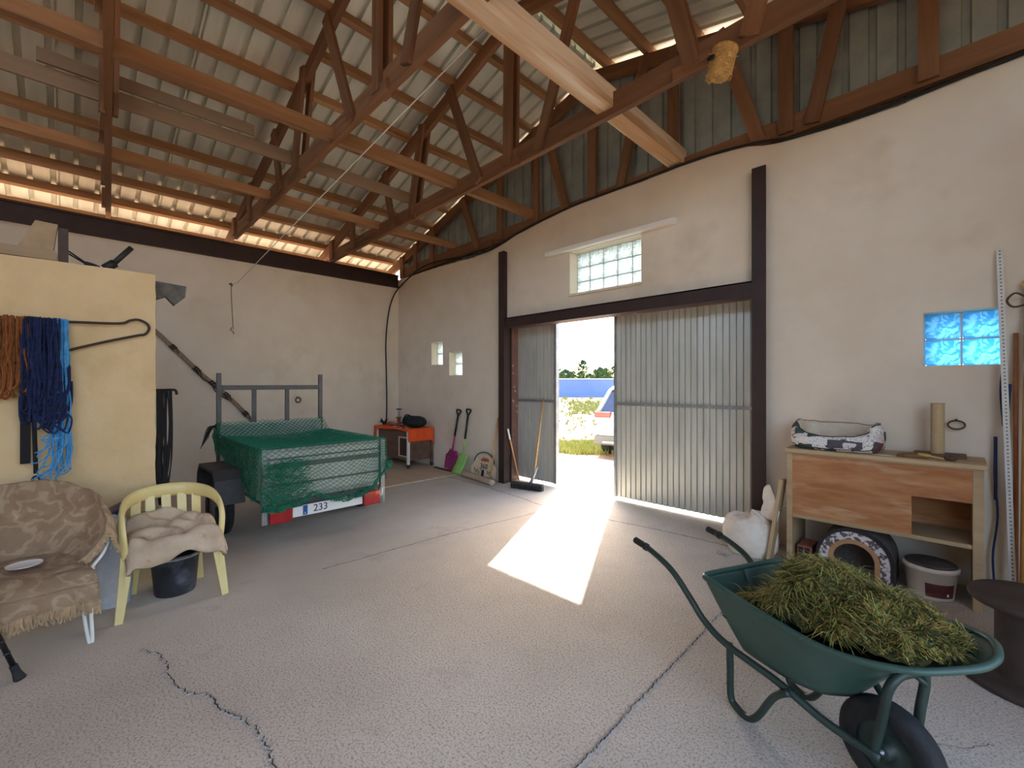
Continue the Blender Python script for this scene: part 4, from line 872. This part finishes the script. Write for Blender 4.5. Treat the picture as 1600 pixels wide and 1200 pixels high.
def fbed(u, v):                                            # v around the bolster section, u around the bed
    a = 2*PI*u; c,s_ = math.cos(a), math.sin(a); sg = lambda q,p: math.copysign(abs(q)**p,q)
    X = .285*sg(c,.55); Y = .185*sg(s_,.55); front = max(0,-s_)**2*(1 if abs(c) < .75 else .3)
    h_ = .215-.095*front+.035*max(0,abs(c)-.6)+.014*nz((c*3,s_*3,1)); t = .045
    q = 2*PI*v; k = 1-.16*(.5+.5*math.cos(q)) ; 
    zz = h_*(.5-.5*math.cos(q)) if q < PI else h_*(.5-.5*math.cos(q))
    off = t*math.sin(q)
    return (CBc[0]+X+off*c*1.0, CBc[1]+Y+off*s_, 1.037+zz+.006*nz((X*20,Y*20,zz*20)))
b = MB(); b.grid(lambda u,v: fbed(u, .5*v), 72, 10)
CB = tag(b.build('pet_bed', bedmat()), 'patchwork fabric pet bed on top of the bench', 'pet bed')
b = MB(); b.grid(lambda u,v: fbed(u, .5+.5*v), 72, 10); b.grid(lambda u,v: (CBc[0]+(u-.5)*.54, CBc[1]+(v-.5)*.34, 1.07+.02*nz((u*5,v*5,3))), 12, 10); b.build('lining', mat('beige_fleece', (206,190,166), (216,202,180), scale=12, rough=.95, bump=.3, bscale=90), CB)
b = MB(); b.tube([fbed(i/60,.48) for i in range(60)], .006, 5, closed=True); b.tube([Vector(fbed(i/60,.13)) for i in range(60)], .004, 5, closed=True); b.build('piping', mat('dark_piping', (56,48,46), rough=.8), CB)
b = MB(); b.prism([(-.47,4.555),(-.33,4.545),(-.40,4.60)], 1.0355, 1.039, 'xy'); tag(b.build('paper_scrap', mat('white_paper', (226,218,206), rough=.8)), 'scrap of white paper beside the pet bed', 'paper')
SIS = mat('sisal', (196,166,120), (214,186,142), scale=60, stretch=(.4,.4,6), rough=.95, bump=.5, bscale=90)
SPx, SPy = -.10, 4.84
SC = thing('scratching_post', 'sisal scratching post standing on the bench', 'scratching post', (SPx,SPy,1.035))
b = MB(); pr = []
for k in range(46): pr += [(.042,.02+k*.0085),(.0395,.02+k*.0085+.0042)]
b.lathe([(0,.02)]+pr+[(.042,.415),(0,.416)], 24, c=(SPx,SPy,1.035)); b.build('sisal_column', SIS, SC)
MB().box((SPx-.14,SPy-.12,1.036),(SPx+.16,SPy+.10,1.056)).build('base', mat('brown_base', (98,70,48),(120,90,64), scale=10, rough=.8), SC, bevel=.004)
b = MB(); b.tube([(-.005+.048*math.cos(a*PI/14)+.01, 4.985, 1.275+.034*math.sin(a*PI/14)) for a in range(28)], .007, 6, closed=True); b.tube([(.005,5.04,1.315),(.005,4.985,1.31)], .008, 6)
tag(b.build('tether_ring', IRON), 'rusty iron ring on door wall above the bench', 'ring')
b = MB(); b.grid(lambda u,v: (-.235+.18*(u-.5), 4.62+.09*(v-.5), 1.042+.022*math.sin(PI*u)*math.sin(PI*v)+.006*nz((u*3,v*3,0))), 12, 8); GLV = tag(b.build('work_glove', mat('brown_leather', (112,80,44),(140,104,58), scale=10, rough=.85), solid=.012), 'worn brown leather glove on the bench top', 'glove')
b = MB(); b.tube(bez([(-.20,4.60,1.062),(-.14,4.57,1.06),(-.06,4.545,1.05)],5), [.012]*6+[.006]*5, 8); tag(b.build('hand_tool', mat('yellow_tool', (200,170,96), rough=.5)), 'small yellow-handled tool lying across the leather glove', 'tool')
b = MB(); b.lathe([(0,0),(.03,.004),(.036,.018),(.028,.034),(0,.04)], 14, c=(-.025,4.58,1.036)); tag(b.build('brown_pebble', IRON), 'small brown pebble on bench in front of sisal post', 'pebble')
# cat igloo under the bench
DX, DY = -.585, 4.50
FLK = mat('speckled_fleece', (96,82,78), (206,194,188), scale=26, rough=.95, lo=.46, hi=.54, detail=2)
GRF = mat('grey_felt', (92,82,76), (112,102,94), scale=16, rough=.95); TANF = mat('tan_felt', (166,122,82), (178,134,92), scale=20, rough=.95)
CH = thing('pet_cave', 'arched grey pet cave with speckled front under the bench', 'pet cave', (DX,DY,0))
def arch(r, n=26, fl_=.0): return [(DX+r*math.cos(PI-PI*k/n), .17+(r*1.0)*math.sin(PI-PI*k/n)) for k in range(n+1)]
def archring(r0, r1, y0, y1, nm, m):
    A_ = [(DX-r1,0)]+arch(r1)+[(DX+r1,0)]; B_ = [(DX-r0,0)]+arch(r0)+[(DX+r0,0)]; k = len(A_); b = MB()
    b.add([(x,y0,z) for x,z in A_]+[(x,y0,z) for x,z in B_]+[(x,y1,z) for x,z in A_]+[(x,y1,z) for x,z in B_],
          [f for i in range(k-1) for f in ((i,i+1,k+i+1,k+i),(2*k+i,3*k+i,3*k+i+1,2*k+i+1),(i,2*k+i,2*k+i+1,i+1),(k+i,k+i+1,3*k+i+1,3*k+i))])
    return b.build(nm, m, CH)
archring(.235,.25,DY,DY+.40,'shell',GRF); archring(.165,.235,DY-.005,DY+.02,'speckled_front',FLK); archring(.135,.168,DY-.012,DY+.02,'opening_trim',TANF); archring(.230,.256,DY-.01,DY+.012,'dark_piping',mat('cave_piping', (44,36,34), rough=.9))
b = MB(); A_ = [(DX-.24,0)]+arch(.24)+[(DX+.24,0)]; b.prism(A_, DY+.38, DY+.40, 'xz'); b.build('rear_wall', GRF, CH)
# bucket, brick
b = MB(); b.lathe([(0,0),(.125,0),(.13,.01),(.150,.205),(.162,.207),(.164,.235),(.155,.245),(.15,.24),(0,.232)], 40, c=(-.135,4.63,0))
PB = tag(b.build('paint_bucket', mat('cream_plastic', (206,190,170), (216,202,184), scale=5, rough=.45)), 'cream plastic bucket with maroon label under the bench', 'bucket')
b = MB(); b.grid(lambda u,v: ((lambda a,z: (-.135+(.128+.1*z+.003)*math.cos(a), 4.63+(.128+.1*z+.003)*math.sin(a), z))(-1.75+1.3*u, .03+.10*v)), 16, 2); b.build('label', mat('maroon_label', (74,30,30), (92,42,40), scale=14, rough=.5), PB)
b = MB(); b.grid(lambda u,v: ((lambda a,z: (-.135+(.128+.1*z+.0045)*math.cos(a), 4.63+(.128+.1*z+.0045)*math.sin(a), z))(-.85+.1*u, .045+.02*v)), 3, 1); b.build('label_mark', WHITE, PB)
MB().lathe([(.0,.246),(.145,.246),(.15,.25),(.14,.256),(0,.256)], 30, c=(-.135,4.63,0)).build('lid', mat('dark_lid', (70,58,50),(90,78,68), scale=8, rough=.7), PB)
b = MB(); b.box((-.985,4.53,0),(-.875,4.77,.19)); HB = tag(b.build('hollow_brick', mat('terracotta', (132,76,56), (150,92,70), scale=18, rough=.9), bevel=.004), 'hollow terracotta brick standing under the bench', 'brick')
for i in range(2):
    for j in range(3): MB().box((-.975+i*.047,4.527,.012+j*.059),(-.938+i*.047,4.5305,.06+j*.059)).build('hollow', BLACK, HB)  # thin black plates on the brick face stand for shade in the holes
# plank leaning on bench, white sack
o = board('leaning_plank', (-1.19,4.49,.0), (-1.10,4.56,.74), .028, .15, BL, up=(0,1,0)); tag(o, 'short pale plank leaning against the bench side', 'plank')
b = MB()
def wsack(u, v):
    a = 2*PI*u; c,s_ = math.cos(a), math.sin(a); k = math.sin(PI*min(1,v*.96+.04)*.98)**.55 if v > .02 else .82
    R = [.80,.97,1.02,1.01,.97,.89,.76,.54,.06]; i = min(int(v*8),7); t = v*8-i; r = R[i]*(1-t)+R[i+1]*t
    f = .05*nz((c*2.2,s_*2.2,v*4),1,4)+.035*math.sin(a*5+v*7+2*nz((c,s_,v*2)))*v
    z = .36*math.sin(v*PI/2)+.05*max(0,c)*v*v-.02*nz((c*3,s_*3,v*2))
    return (-1.385+(.235*(r+f))*c, 4.60+.21*(r+f)*s_, max(.002,z))
b.grid(wsack, 60, 36, wrapu=True)
SACKM = mat('white_woven_sack', (226,212,194), (238,228,212), scale=6, rough=.8, bump=.35, bscale=14, spots=((198,170,144),4,.56,.75))
WSK = tag(b.build('woven_sack', SACKM), 'slumped white woven sack on floor by right door post', 'sack')
def neck(u, v):
    a = 2*PI*u; r = .10*(1-.45*math.sin(PI*v*.9))+.03*v+.018*math.sin(a*4+v*5)
    return (-1.30+.12*v+r*math.cos(a)*.8, 4.62+r*.8*math.sin(a), .33+.13*v+.03*math.cos(a)*v)
MB().grid(neck, 30, 14, wrapu=True).build('gathered_neck', SACKM, WSK)
b = MB(); b.grid(lambda u,v: (-1.215+.02*math.sin(v*3)+.085*(u-.5)*2*(1-.35*v*v)+.015*nz((u*3,v*4,1)), 4.53+.04*math.cos(u*3), .36+.32*v-.10*(u-.5)**2*4*v), 12, 12); b.build('loose_flap', SACKM, WSK, solid=.006)
b = MB(); b.box((-1.60,4.33,0),(-1.50,4.39,.022)); tag(b.build('rubble_piece', LIPM, bevel=.008), 'broken chunk of mortar beside the white sack', 'rubble')

# ------------------------------------------------------------------ right end: perforated rail, pole, straps, spool
RL = thing('perforated_rail', 'tall perforated white steel rail leaning beside the blue window', 'rail', (.27,4.78,0))
pA, pB = Vector((.295,4.80,.02)), Vector((.235,5.0,2.62)); ax = (pB-pA).normalized(); sd = Vector((1,0,0)); sd = (sd-ax*sd.dot(ax)).normalized(); nr = ax.cross(sd)
b = MB(); b.bar(pA, pB, .034, .028, up=nr); b.build('channel', mat('white_steel', (214,210,200), (224,221,212), scale=9, rough=.5), RL)
hole = MB().box((-.004,-.001,-.0045),(.006,.001,.0045)).mesh('slot_mark'); hole.materials.append(mat('slot_shade', (116,110,100), rough=.9))  # small darker plates stand for the shade in the rail slots
Mr = Matrix((sd, nr, ax)).transposed().to_4x4()
for k in range(96):
    p = pA+(pB-pA)*((k+.5)/96)+(nr*(-.0145) if nr.y > 0 else nr*.0145)
    M_ = Mr.copy(); M_.translation = p; link('slot_mark', hole, None, RL, M_)
GP = thing('garden_umbrella_pole', 'varnished wooden pole with a rope loop by the perforated rail', 'pole', (.36,4.70,0))
b = MB(); b.tube([(.33,4.66,.02),(.385,5.0,2.33)], [.020,.026], 12); b.build('shaft', mat('varnished_pine', (186,126,62), (204,148,82), scale=8, stretch=(4,4,.4), rough=.35, coat=.3), GP)
MB().lathe([(0,0),(.04,0),(.045,.03),(.04,.06),(0,.06)], 16, c=(.387,4.98,2.30)).build('cap', mat('pale_cap', (222,186,126), rough=.5), GP)
b = MB(); b.tube(bez([(.36,4.95,2.24),(.31,4.93,2.27),(.27,4.93,2.22),(.30,4.93,2.17),(.36,4.95,2.18)],5), .007, 6); b.build('rope_loop', mat('brown_rope', (92,70,50), rough=.9), GP)
b = MB(); b.tube([(.31,4.86,.02),(.318,5.0,1.98)], .014, 10); tag(b.build('brown_pole', mat('reddish_wood', (150,88,50), (170,106,64), scale=8, rough=.6)), 'slim reddish wooden pole standing behind the varnished one', 'pole')
b = MB(); b.box((.205,4.975,.72),(.225,4.985,1.20)); b.tube(bez([(.215,4.97,1.20),(.21,4.97,.9),(.225,4.96,.6),(.20,4.95,.3),(.21,4.93,.05)],5), .007, 5); tag(b.build('blue_strap', mat('navy_strap', (28,46,82), (36,58,98), scale=10, rough=.8)), 'navy blue strap hanging between bench and perforated rail', 'strap')
b = MB(); b.tube(bez([(.255,4.955,1.78),(.24,4.955,1.55),(.255,4.95,1.3),(.27,4.95,1.35),(.285,4.95,1.60)],5), [.008]*10+[.012]*11, 6); tag(b.build('dark_blue_cord', MATS['navy_strap']), 'dark blue cord wound round the perforated rail', 'cord')
SPM = wood('spool_wood', (52,40,34), (72,56,46), rnd=.05)
SO = thing('cable_spool', 'dark wooden cable spool standing at bench end', 'spool', (.285,3.62,0))
for z, r in ((0,.30),(.42,.255)):
    MB().lathe([(0,0),(r-.01,0),(r,.01),(r,.03),(r-.01,.04),(0,.04)], 44, c=(.30,3.62,z)).build('flange', SPM, SO)
MB().lathe([(.16,.04),(.15,.1),(.15,.36),(.16,.42)], 30, c=(.30,3.62,0)).build('drum', SPM, SO)

# ------------------------------------------------------------------ wheelbarrow
WA = Vector((.9135,-.4067,0)); WN = Vector((.4067,.9135,0)); WO = Vector((-.77,2.53,0))
def W(a, l, z): return WO+WA*a+WN*l+Vector((0,0,z))
WB = thing('wheelbarrow', 'green steel wheelbarrow loaded with cut grass', 'wheelbarrow', W(.4,0,0))
GT = mat('green_tray', (52,78,68), (60,88,77), scale=5, rough=.42, spots=((44,64,56),3,.6,.8)); GF = mat('green_frame', (36,50,44), (44,60,52), scale=8, rough=.45)
def rimp(t):
    """closed outline of the tray rim, t in 0..1, starting at the middle of the back edge and running along the left side"""
    K = [(-.035,0,.625),(-.035,-.22,.625),(-.02,-.275,.625),(.04,-.292,.623),(.35,-.295,.600),(.60,-.278,.592),(.80,-.205,.624),(.90,-.08,.655),(.93,.0,.672),(.92,.08,.69),(.83,.205,.675),(.60,.278,.640),(.35,.295,.625),(.04,.292,.623),(-.02,.275,.625),(-.035,.22,.625)]
    n = len(K); s_ = t*n; i = int(s_) % n; f = s_-int(s_); P = [Vector(K[(i+q) % n]) for q in (-1,0,1,2)]
    return .5*((2*P[1])+(P[2]-P[0])*f+(2*P[0]-5*P[1]+4*P[2]-P[3])*f*f+(3*P[1]-P[0]-3*P[2]+P[3])*f**3)
def botp(t):
    p = rimp(t); a = .10+.42*(p.x+.035)/.965; l = p.y*.56
    return Vector((min(a,.52), l, .30+.02*max(0,(a-.3))))
def trayp(t, v): 
    r, q = rimp(t), botp(t); k = v; x = r.x+(q.x-r.x)*k; y = r.y+(q.y-r.y)*k**1.15; z = r.z+(q.z-r.z)*k
    front = max(0,(r.x-.5)/.43); z += front*.05*math.sin(PI*k); return W(x,y,z)
b = MB(); b.grid(lambda u,v: trayp(u % 1, v), 96, 14); b.add([trayp(i/96,1) for i in range(96)], [tuple(range(96))])
TY = b.build('tray', GT, WB, solid=.006)
b = MB(); b.tube([W(*rimp(i/96)) for i in range(96)], .0135, 8, closed=True); b.build('rolled_rim', GT, TY)
for s_ in (-1,1):
    P = bez([W(-.56,.29*s_,.628),W(-.42,.287*s_,.612),W(-.255,.28*s_,.560),W(-.14,.262*s_,.46),W(-.062,.24*s_,.372),W(.063,.22*s_,.312),W(.30,.17*s_,.262),W(.478,.12*s_,.195),W(.66,.085*s_,.175)],8)
    b = MB(); b.tube(P, .0165, 10); fr = b.build('handle_tube', GF, WB)
    b = MB(); b.tube([P[0]-(P[1]-P[0]).normalized()*.01]+P[:5], .0195, 10); b.tube(P[5:7], .0225, 10); b.build('grip', RUB, fr)
    b = MB(); b.tube(bez([W(.067,.205*s_,.315),W(.067,.20*s_,.20),W(.071,.20*s_,.06),W(.10,.20*s_,.025),W(.168,.20*s_,.017),W(.22,.197*s_,.06),W(.30,.192*s_,.20),W(.36,.18*s_,.255)],8), .0165, 10); b.build('leg', GF, WB)
b = MB(); b.tube(bez([W(.63,-.075,.17),W(.665,-.085,.33),W(.69,-.095,.455),W(.705,-.06,.508),W(.715,0,.515),W(.715,.06,.508),W(.71,.095,.455),W(.70,.08,.33),W(.69,.075,.17)],8), .0175, 10); b.build('front_hoop', GF, WB)
b = MB(); b.tube([W(.50,.12,.36),W(.66,.085,.20)], .014, 8); b.build('brace', GF, WB); b = MB(); b.tube([W(.70,.03,.50),W(.74,.05,.47)], .01, 6); b.build('bolt', GF, WB)
Mw = Matrix((WA, Vector((0,0,1)), -WN)).transposed().to_4x4(); Mw.translation = W(.645,0,.178)
WT = MB().lathe([(.10,-.035),(.14,-.044),(.168,-.036),(.178,-.018),(.178,.018),(.168,.036),(.14,.044),(.10,.035)], 44, M=Mw).build('tyre', RUB, WB)
MB().lathe([(0,-.05),(.03,-.05),(.032,-.02),(.085,-.016),(.105,-.036),(.105,.036),(.085,.016),(.032,.02),(.03,.05),(0,.05)], 34, M=Mw).build('wheel_rim', GF, WT)
b = MB(); b.tube([W(.645,-.10,.178),W(.645,.10,.178)], .010, 8); b.build('axle', GALV2, WB)
# cut grass: mound and blades
def inside(a, l):
    w_ = .245 if a < .55 else .245*max(0,1-((a-.55)/.35)**2)**.5
    return .06 < a < .855 and abs(l) < w_*(.55+.42*min(1,a/.3))
def mound(a, l):
    w_ = max(.02,(.25 if a < .55 else .25*max(0.02,1-((a-.55)/.36)**2)**.5)); e = max(0,1-(l/w_)**2)
    kp = [(.0,.44),(.12,.52),(.22,.64),(.33,.775),(.40,.80),(.47,.755),(.55,.735),(.65,.735),(.75,.71),(.85,.665),(.93,.62)]
    z = .6
    for (p,zp),(q,zq) in zip(kp,kp[1:]):
        if p <= a <= q: z = zp+(zq-zp)*(a-p)/(q-p)
    base = .50+.06*min(1,max(0,(a-.15)/.2))+.09*max(0,(a-.5)/.35)
    return base+(z-base)*(e**.6)*(1.0)+.045*nz((a*8,l*8,0))+.03*nz((a*19,l*19,4)) + .04*max(0,l)*(1 if .2 < a < .6 else .2)
b = MB(); b.grid(lambda u,v: (lambda a: W(a, (v-.5)*2*((.235 if a < .55 else .235*max(.02,1-((a-.55)/.36)**2)**.5)), mound(a, (v-.5)*2*((.235 if a < .55 else .235*max(.02,1-((a-.55)/.36)**2)**.5)))-.012))(.05+.79*u), 50, 26)
GR = tag(b.build('cut_grass', mat('grass_heap_shade', (44,48,20), (74,72,32), scale=30, rough=.95)), 'heap of cut green grass lying in the wheelbarrow tray', 'grass', kind='stuff')  # mound coloured dark for the shade inside the heap
rr = random.Random(21)
for nm, cnt, c1, c2 in (('grass_blades', 9000, (104,110,40), (164,160,78)), ('dry_blades', 6500, (124,100,42), (178,150,80)), ('shade_blades', 7000, (46,52,18), (68,72,28))):  # the darkest set paints in the shade between the other blades
    b = MB(); k = 0
    while k < cnt:
        a = rr.uniform(.01,.93); l = rr.uniform(-.28,.28)
        if not inside(a,l): continue
        if nm == 'dry_blades' and rr.random() > .25+a: continue
        k += 1; z = mound(a,l)+rr.uniform(-.012,.014); th = 9*nz((a*5,l*5,2))+rr.gauss(0,.75); ln = (rr.uniform(.03,.08) if rr.random() < .85 else rr.uniform(.08,.14))*(1 if a < .68 else .6)
        d_ = Vector((math.cos(th),math.sin(th),rr.uniform(-.25,.45))).normalized(); s_ = d_.cross(Vector((rr.uniform(-.4,.4),rr.uniform(-.4,.4),1))).normalized()*rr.uniform(.0008,.0021)
        p = W(a,l,z); m_ = p+d_*ln*.5+Vector((0,0,ln*.10)); q = p+d_*ln-Vector((0,0,ln*.12))
        b.add([p-s_,p+s_,m_+s_,m_-s_,q], [(0,1,2,3),(3,2,4)])
    b.build(nm, mat(nm+'_mat', c1, c2, scale=50, rough=.8), GR, fix=False)['kind'] = 'stuff'

# ------------------------------------------------------------------ outside
def groundmat():
    m, nt, bs = newmat('dry_yard'); L = nt.links.new
    tc = N(nt,'ShaderNodeTexCoord'); n1 = N(nt,'ShaderNodeTexNoise',Scale=.5,Detail=6,Roughness=.65); L(tc.outputs['Object'],n1.inputs['Vector'])
    rp = N(nt,'ShaderNodeValToRGB'); e = rp.color_ramp.elements; e[0].position=.40; e[1].position=.6; e[0].color=(*lin((126,100,77)),1); e[1].color=(*lin((146,121,96)),1); q = e.new(.66); q.color=(*lin((96,98,50)),1)
    L(n1.outputs['Fac'],rp.inputs['Fac']); L(rp.outputs[0],bs.inputs['Base Color']); bs.inputs['Roughness'].default_value=.95
    n2 = N(nt,'ShaderNodeTexNoise',Scale=9,Detail=5); L(tc.outputs['Object'],n2.inputs['Vector']); bp = N(nt,'ShaderNodeBump',Strength=.6,Distance=.08); L(n2.outputs['Fac'],bp.inputs['Height']); L(bp.outputs[0],bs.inputs['Normal']); return m
gb = MB(); gb.add([(-300,-200,-.06),(200,-200,-.06),(200,300,-.06),(-300,300,-.06)], [(0,1,2,3)])
struct(gb.build('ground', groundmat(), fix=False))
struct(MB().box((-9.5,5.4,-.12),(2.5,8.1,-.012)).build('apron', mat('pale_concrete', (182,176,166), (196,190,180), scale=2, rough=.9, bump=.2, bscale=30), bevel=.01))
def V(px, t, z): 
    u = (px-800)/693; return Vector((.70711*(u-1)*t, .70711*(u+1)*t, z))
# yard wall, running across the view far out
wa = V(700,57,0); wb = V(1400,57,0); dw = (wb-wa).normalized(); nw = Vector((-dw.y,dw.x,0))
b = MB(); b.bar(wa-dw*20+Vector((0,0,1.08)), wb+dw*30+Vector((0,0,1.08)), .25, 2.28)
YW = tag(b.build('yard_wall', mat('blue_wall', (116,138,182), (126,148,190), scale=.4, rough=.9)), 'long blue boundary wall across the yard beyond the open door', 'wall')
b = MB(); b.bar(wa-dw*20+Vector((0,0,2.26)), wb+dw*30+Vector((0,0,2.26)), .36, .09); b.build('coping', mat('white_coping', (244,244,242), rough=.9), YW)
# field rising beyond
b = MB(); b.grid(lambda u,v: V(500+900*u, 60+240*v**1.5, -.1+ (4.8*v**1.5+.2*nz((u*6,v*4,0)))), 40, 16)
struct(b.build('field', mat('dry_field', (84,88,44), (104,100,58), scale=.08, rough=1), fix=False))
LEAF = [mat('leaf_a', (44,72,34), (58,88,46), scale=2, rough=.9), mat('leaf_b', (72,92,36), (92,108,48), scale=2, rough=.9), mat('leaf_c', (70,88,64), (84,102,76), scale=2, rough=.9)]
BARK = mat('bark', (92,78,62), rough=.95)
def tree(px, t, w_, h_, z0, m, label, seed, nm='tree'):
    rr = random.Random(seed); p = V(px,t,z0); o = thing(nm, label, 'tree' if nm == 'tree' else 'bush', p, 'greenery beyond the yard wall')
    b = MB(); b.tube([p, p+Vector((0,0,h_*.55))], [w_*.07,w_*.03], 7); b.build('trunk', BARK, o)
    b = MB()
    for k in range(420):
        a = rr.random()*6.28; v = rr.random(); r = w_*.5*rr.random()**.5*math.sin(PI*(.12+.86*v))**.7
        c = p+Vector((r*math.cos(a), r*math.sin(a), h_*(.18+.82*v))); s_ = w_*.085*rr.uniform(.6,1.3)
        d1 = Vector((rr.uniform(-1,1),rr.uniform(-1,1),rr.uniform(-1,1))).normalized(); d2 = d1.cross(Vector((rr.uniform(-1,1),rr.uniform(-1,1),.5))).normalized(); d3 = d1.cross(d2)
        b.add([c-d1*s_,c+d2*s_*.7,c+d1*s_,c-d2*s_*.7,c+d3*s_*.3], [(0,1,4),(1,2,4),(2,3,4),(3,0,4)])
    b.build('crown', m, o, fix=False); return o
tree(911,110,3.2,6.0,1.5,LEAF[0],'tall dark green tree beyond the yard wall',1)
tree(884,100,3.8,3.4,1.4,LEAF[2],'rounded grey-green tree left of the tall one beyond wall',2)
tree(938,120,5.0,4.4,1.6,LEAF[2],'low spreading grey-green tree right of the tall one beyond wall',3)
for i, (px,t,w_,h_) in enumerate(((879,70,1.9,2.2),(896,74,1.8,2.5),(908,78,1.8,2.6),(921,72,2.0,2.2),(934,78,2.0,2.7),(947,72,2.0,2.8),(960,78,2.2,3.2),(868,92,2.2,4.4))):
    tree(px,t,w_*1.2,h_*1.5,-.06,LEAF[1],'yellow-green bush in the hedge beyond the yard wall',10+i,'bush')
# tufts of yard grass
rr = random.Random(33); b = MB()
for k in range(1500):
    if rr.random() < .55: px = rr.uniform(850,980); t = rr.uniform(10.4,12.6)
    elif rr.random() < .6: px = rr.uniform(890,975); t = rr.uniform(24,40)
    else: px = rr.uniform(840,990); t = rr.uniform(13,50)
    c = V(px,t,-.06); sc = .06+.0045*t
    for q in range(7):
        a = rr.random()*6.28; d_ = Vector((math.cos(a),math.sin(a),0)); w_ = Vector((-d_.y,d_.x,0))*.006*(1+t*.12); h_ = sc*rr.uniform(.6,1.4); p = c+d_*rr.random()*.12
        b.add([p-w_,p+w_,p+d_*h_*.5+Vector((0,0,h_))], [(0,1,2)])
tag(b.build('yard_grass', mat('yard_grass', (120,132,62), (152,150,86), scale=3, rough=.9), fix=False), 'sparse green grass tufts growing on the dusty yard', 'grass', kind='stuff')
# the parked car, seen by its rear left corner
CAR = thing('parked_car', 'silver white hatchback car parked outside the open door', 'car', V(985,10.6,-.06))
hd = Vector((-.25,.968,0)).normalized(); ri = Vector((hd.y,-hd.x,0)); co = V(927.5,10.15,-.06)+ri*.92
Mc = Matrix((ri, hd, Vector((0,0,1)))).transposed().to_4x4(); Mc.translation = co          # local: x right, y forward, z up; rear bumper at y=0
PNT = mat('car_paint', (150,156,158), (158,163,165), scale=2, rough=.25, metal=.1, coat=.6); DKP = mat('car_trim', (92,94,96), rough=.6); GLS = mat('car_glass', (40,54,84), (48,62,92), scale=2, rough=.08, coat=.5)
secs = [(.0,.55,.92,.80),(.06,.40,1.02,.88),(.25,.34,1.05,.92),(.9,.34,1.06,.92),(3.3,.34,1.0,.92),(4.2,.36,.86,.88),(4.45,.45,.72,.72)]
b = MB(); ring = []
for y,z0,z1,hw in secs: ring.append([(-hw,y,z0+.06),(-hw*1.0,y,(z0+z1)/2),(-hw*.95,y,z1),(hw*.95,y,z1),(hw,y,(z0+z1)/2),(hw,y,z0+.06),(hw*.94,y,z0),(-hw*.94,y,z0)])
vs_ = [Mc @ Vector(p) for r in ring for p in r]; fs = [(i*8+k,i*8+(k+1) % 8,(i+1)*8+(k+1) % 8,(i+1)*8+k) for i in range(len(ring)-1) for k in range(8)]+[tuple(range(7,-1,-1)),tuple((len(ring)-1)*8+k for k in range(8))]
b.add(vs_, fs, True); b.build('body', PNT, CAR, bevel=.03)
b = MB(); cab = [(.08,1.02,.86),(.55,1.52,.70),(.9,1.60,.68),(2.4,1.58,.68),(3.3,1.02,.84)]
vs_ = []
for y,z,hw in cab: vs_ += [Mc @ Vector((-hw,y,z)), Mc @ Vector((hw,y,z))]
b.add(vs_+[Mc @ Vector((-.87,.08,1.0)),Mc @ Vector((.87,.08,1.0)),Mc @ Vector((-.87,3.3,1.0)),Mc @ Vector((.87,3.3,1.0))], [(0,1,3,2),(2,3,5,4),(4,5,7,6),(6,7,9,8),(0,2,4,6,8,12,10),(1,11,13,9,7,5,3),(10,12,13,11)]); b.build('greenhouse', GLS, CAR)
b = MB(); b.add([Mc @ Vector(p) for p in ((-.71,.50,1.53),(.71,.50,1.53),(.70,.9,1.625),(-.70,.9,1.625),(.69,2.4,1.60),(-.69,2.4,1.60))], [(0,1,2,3),(3,2,4,5)]); b.build('roof', PNT, CAR, solid=.03)
for s_ in (-1,1):
    b = MB(); b.bar(Mc @ Vector((.83*s_,.07,1.03)), Mc @ Vector((.69*s_,.56,1.53)), .10, .05); b.build('pillar', PNT, CAR)
    MB().box((min(.52*s_,.90*s_),-.02,.90),(max(.52*s_,.90*s_),.12,1.03),M=Mc).build('tail_light', RED, CAR, bevel=.02)
    MB().box((min(.62*s_,.88*s_),-.01,.40),(max(.62*s_,.88*s_),.05,.47),M=Mc).build('reflector', RED, CAR)
    for y in (.75,3.55):
        Mq = Mc @ Matrix.Translation((.80*s_,y,.33)) @ Matrix.Rotation(PI/2,4,'Y')
        tw = MB().lathe([(.2,-.1),(.31,-.11),(.33,-.08),(.33,.08),(.31,.11),(.2,.1)], 30, M=Mq).build('tyre', RUB, CAR); MB().lathe([(0,-.07),(.2,-.1),(.2,.1),(0,.07)], 20, M=Mq).build('wheel', GALV2, tw)
MB().box((-.90,-.03,.28),(.90,.14,.50),M=Mc).build('bumper', DKP, CAR, bevel=.03)
MB().box((-.78,-.045,.50),(.78,.0,.55),M=Mc).build('bumper_strip', PNT, CAR, bevel=.01)
MB().box((-.70,-.045,.33),(-.42,-.02,.37),M=Mc).build('exhaust_trim', GALV2, CAR)
MB().box((-.62,-.012,.80),(-.48,.005,.815),M=Mc).build('badge', GALV2, CAR)
MB().box((-.26,-.018,.66),(.26,.0,.77),M=Mc).build('number_plate', WHITE, CAR)
import OpenImageIO as oiio,sys
b=oiio.ImageBuf('/workdir/render_main.png');s=b.spec();a=b.get_pixels(oiio.UINT8);k=s.width/1600
for n,x,y in [('wall right',1350,350),('wall above lintel',1080,400),('wall left',450,500),('doorwall left',700,480),('floor front',600,1100),('floor mid',600,900),('floor right',1050,1050),('floor by door',700,800),('cream',150,700),('leaf R',1080,550),('roof',330,120),('bench front',1350,780),('barrow',1200,1020),('hay',1350,950),('wall r low',1420,620),('sky',910,530),('bluewall',900,607),('dirt',900,660)]:
    q=a[int(y*k)-3:int(y*k)+4,int(x*k)-3:int(x*k)+4,:3].reshape(-1,3).mean(0);print(n,q.round())
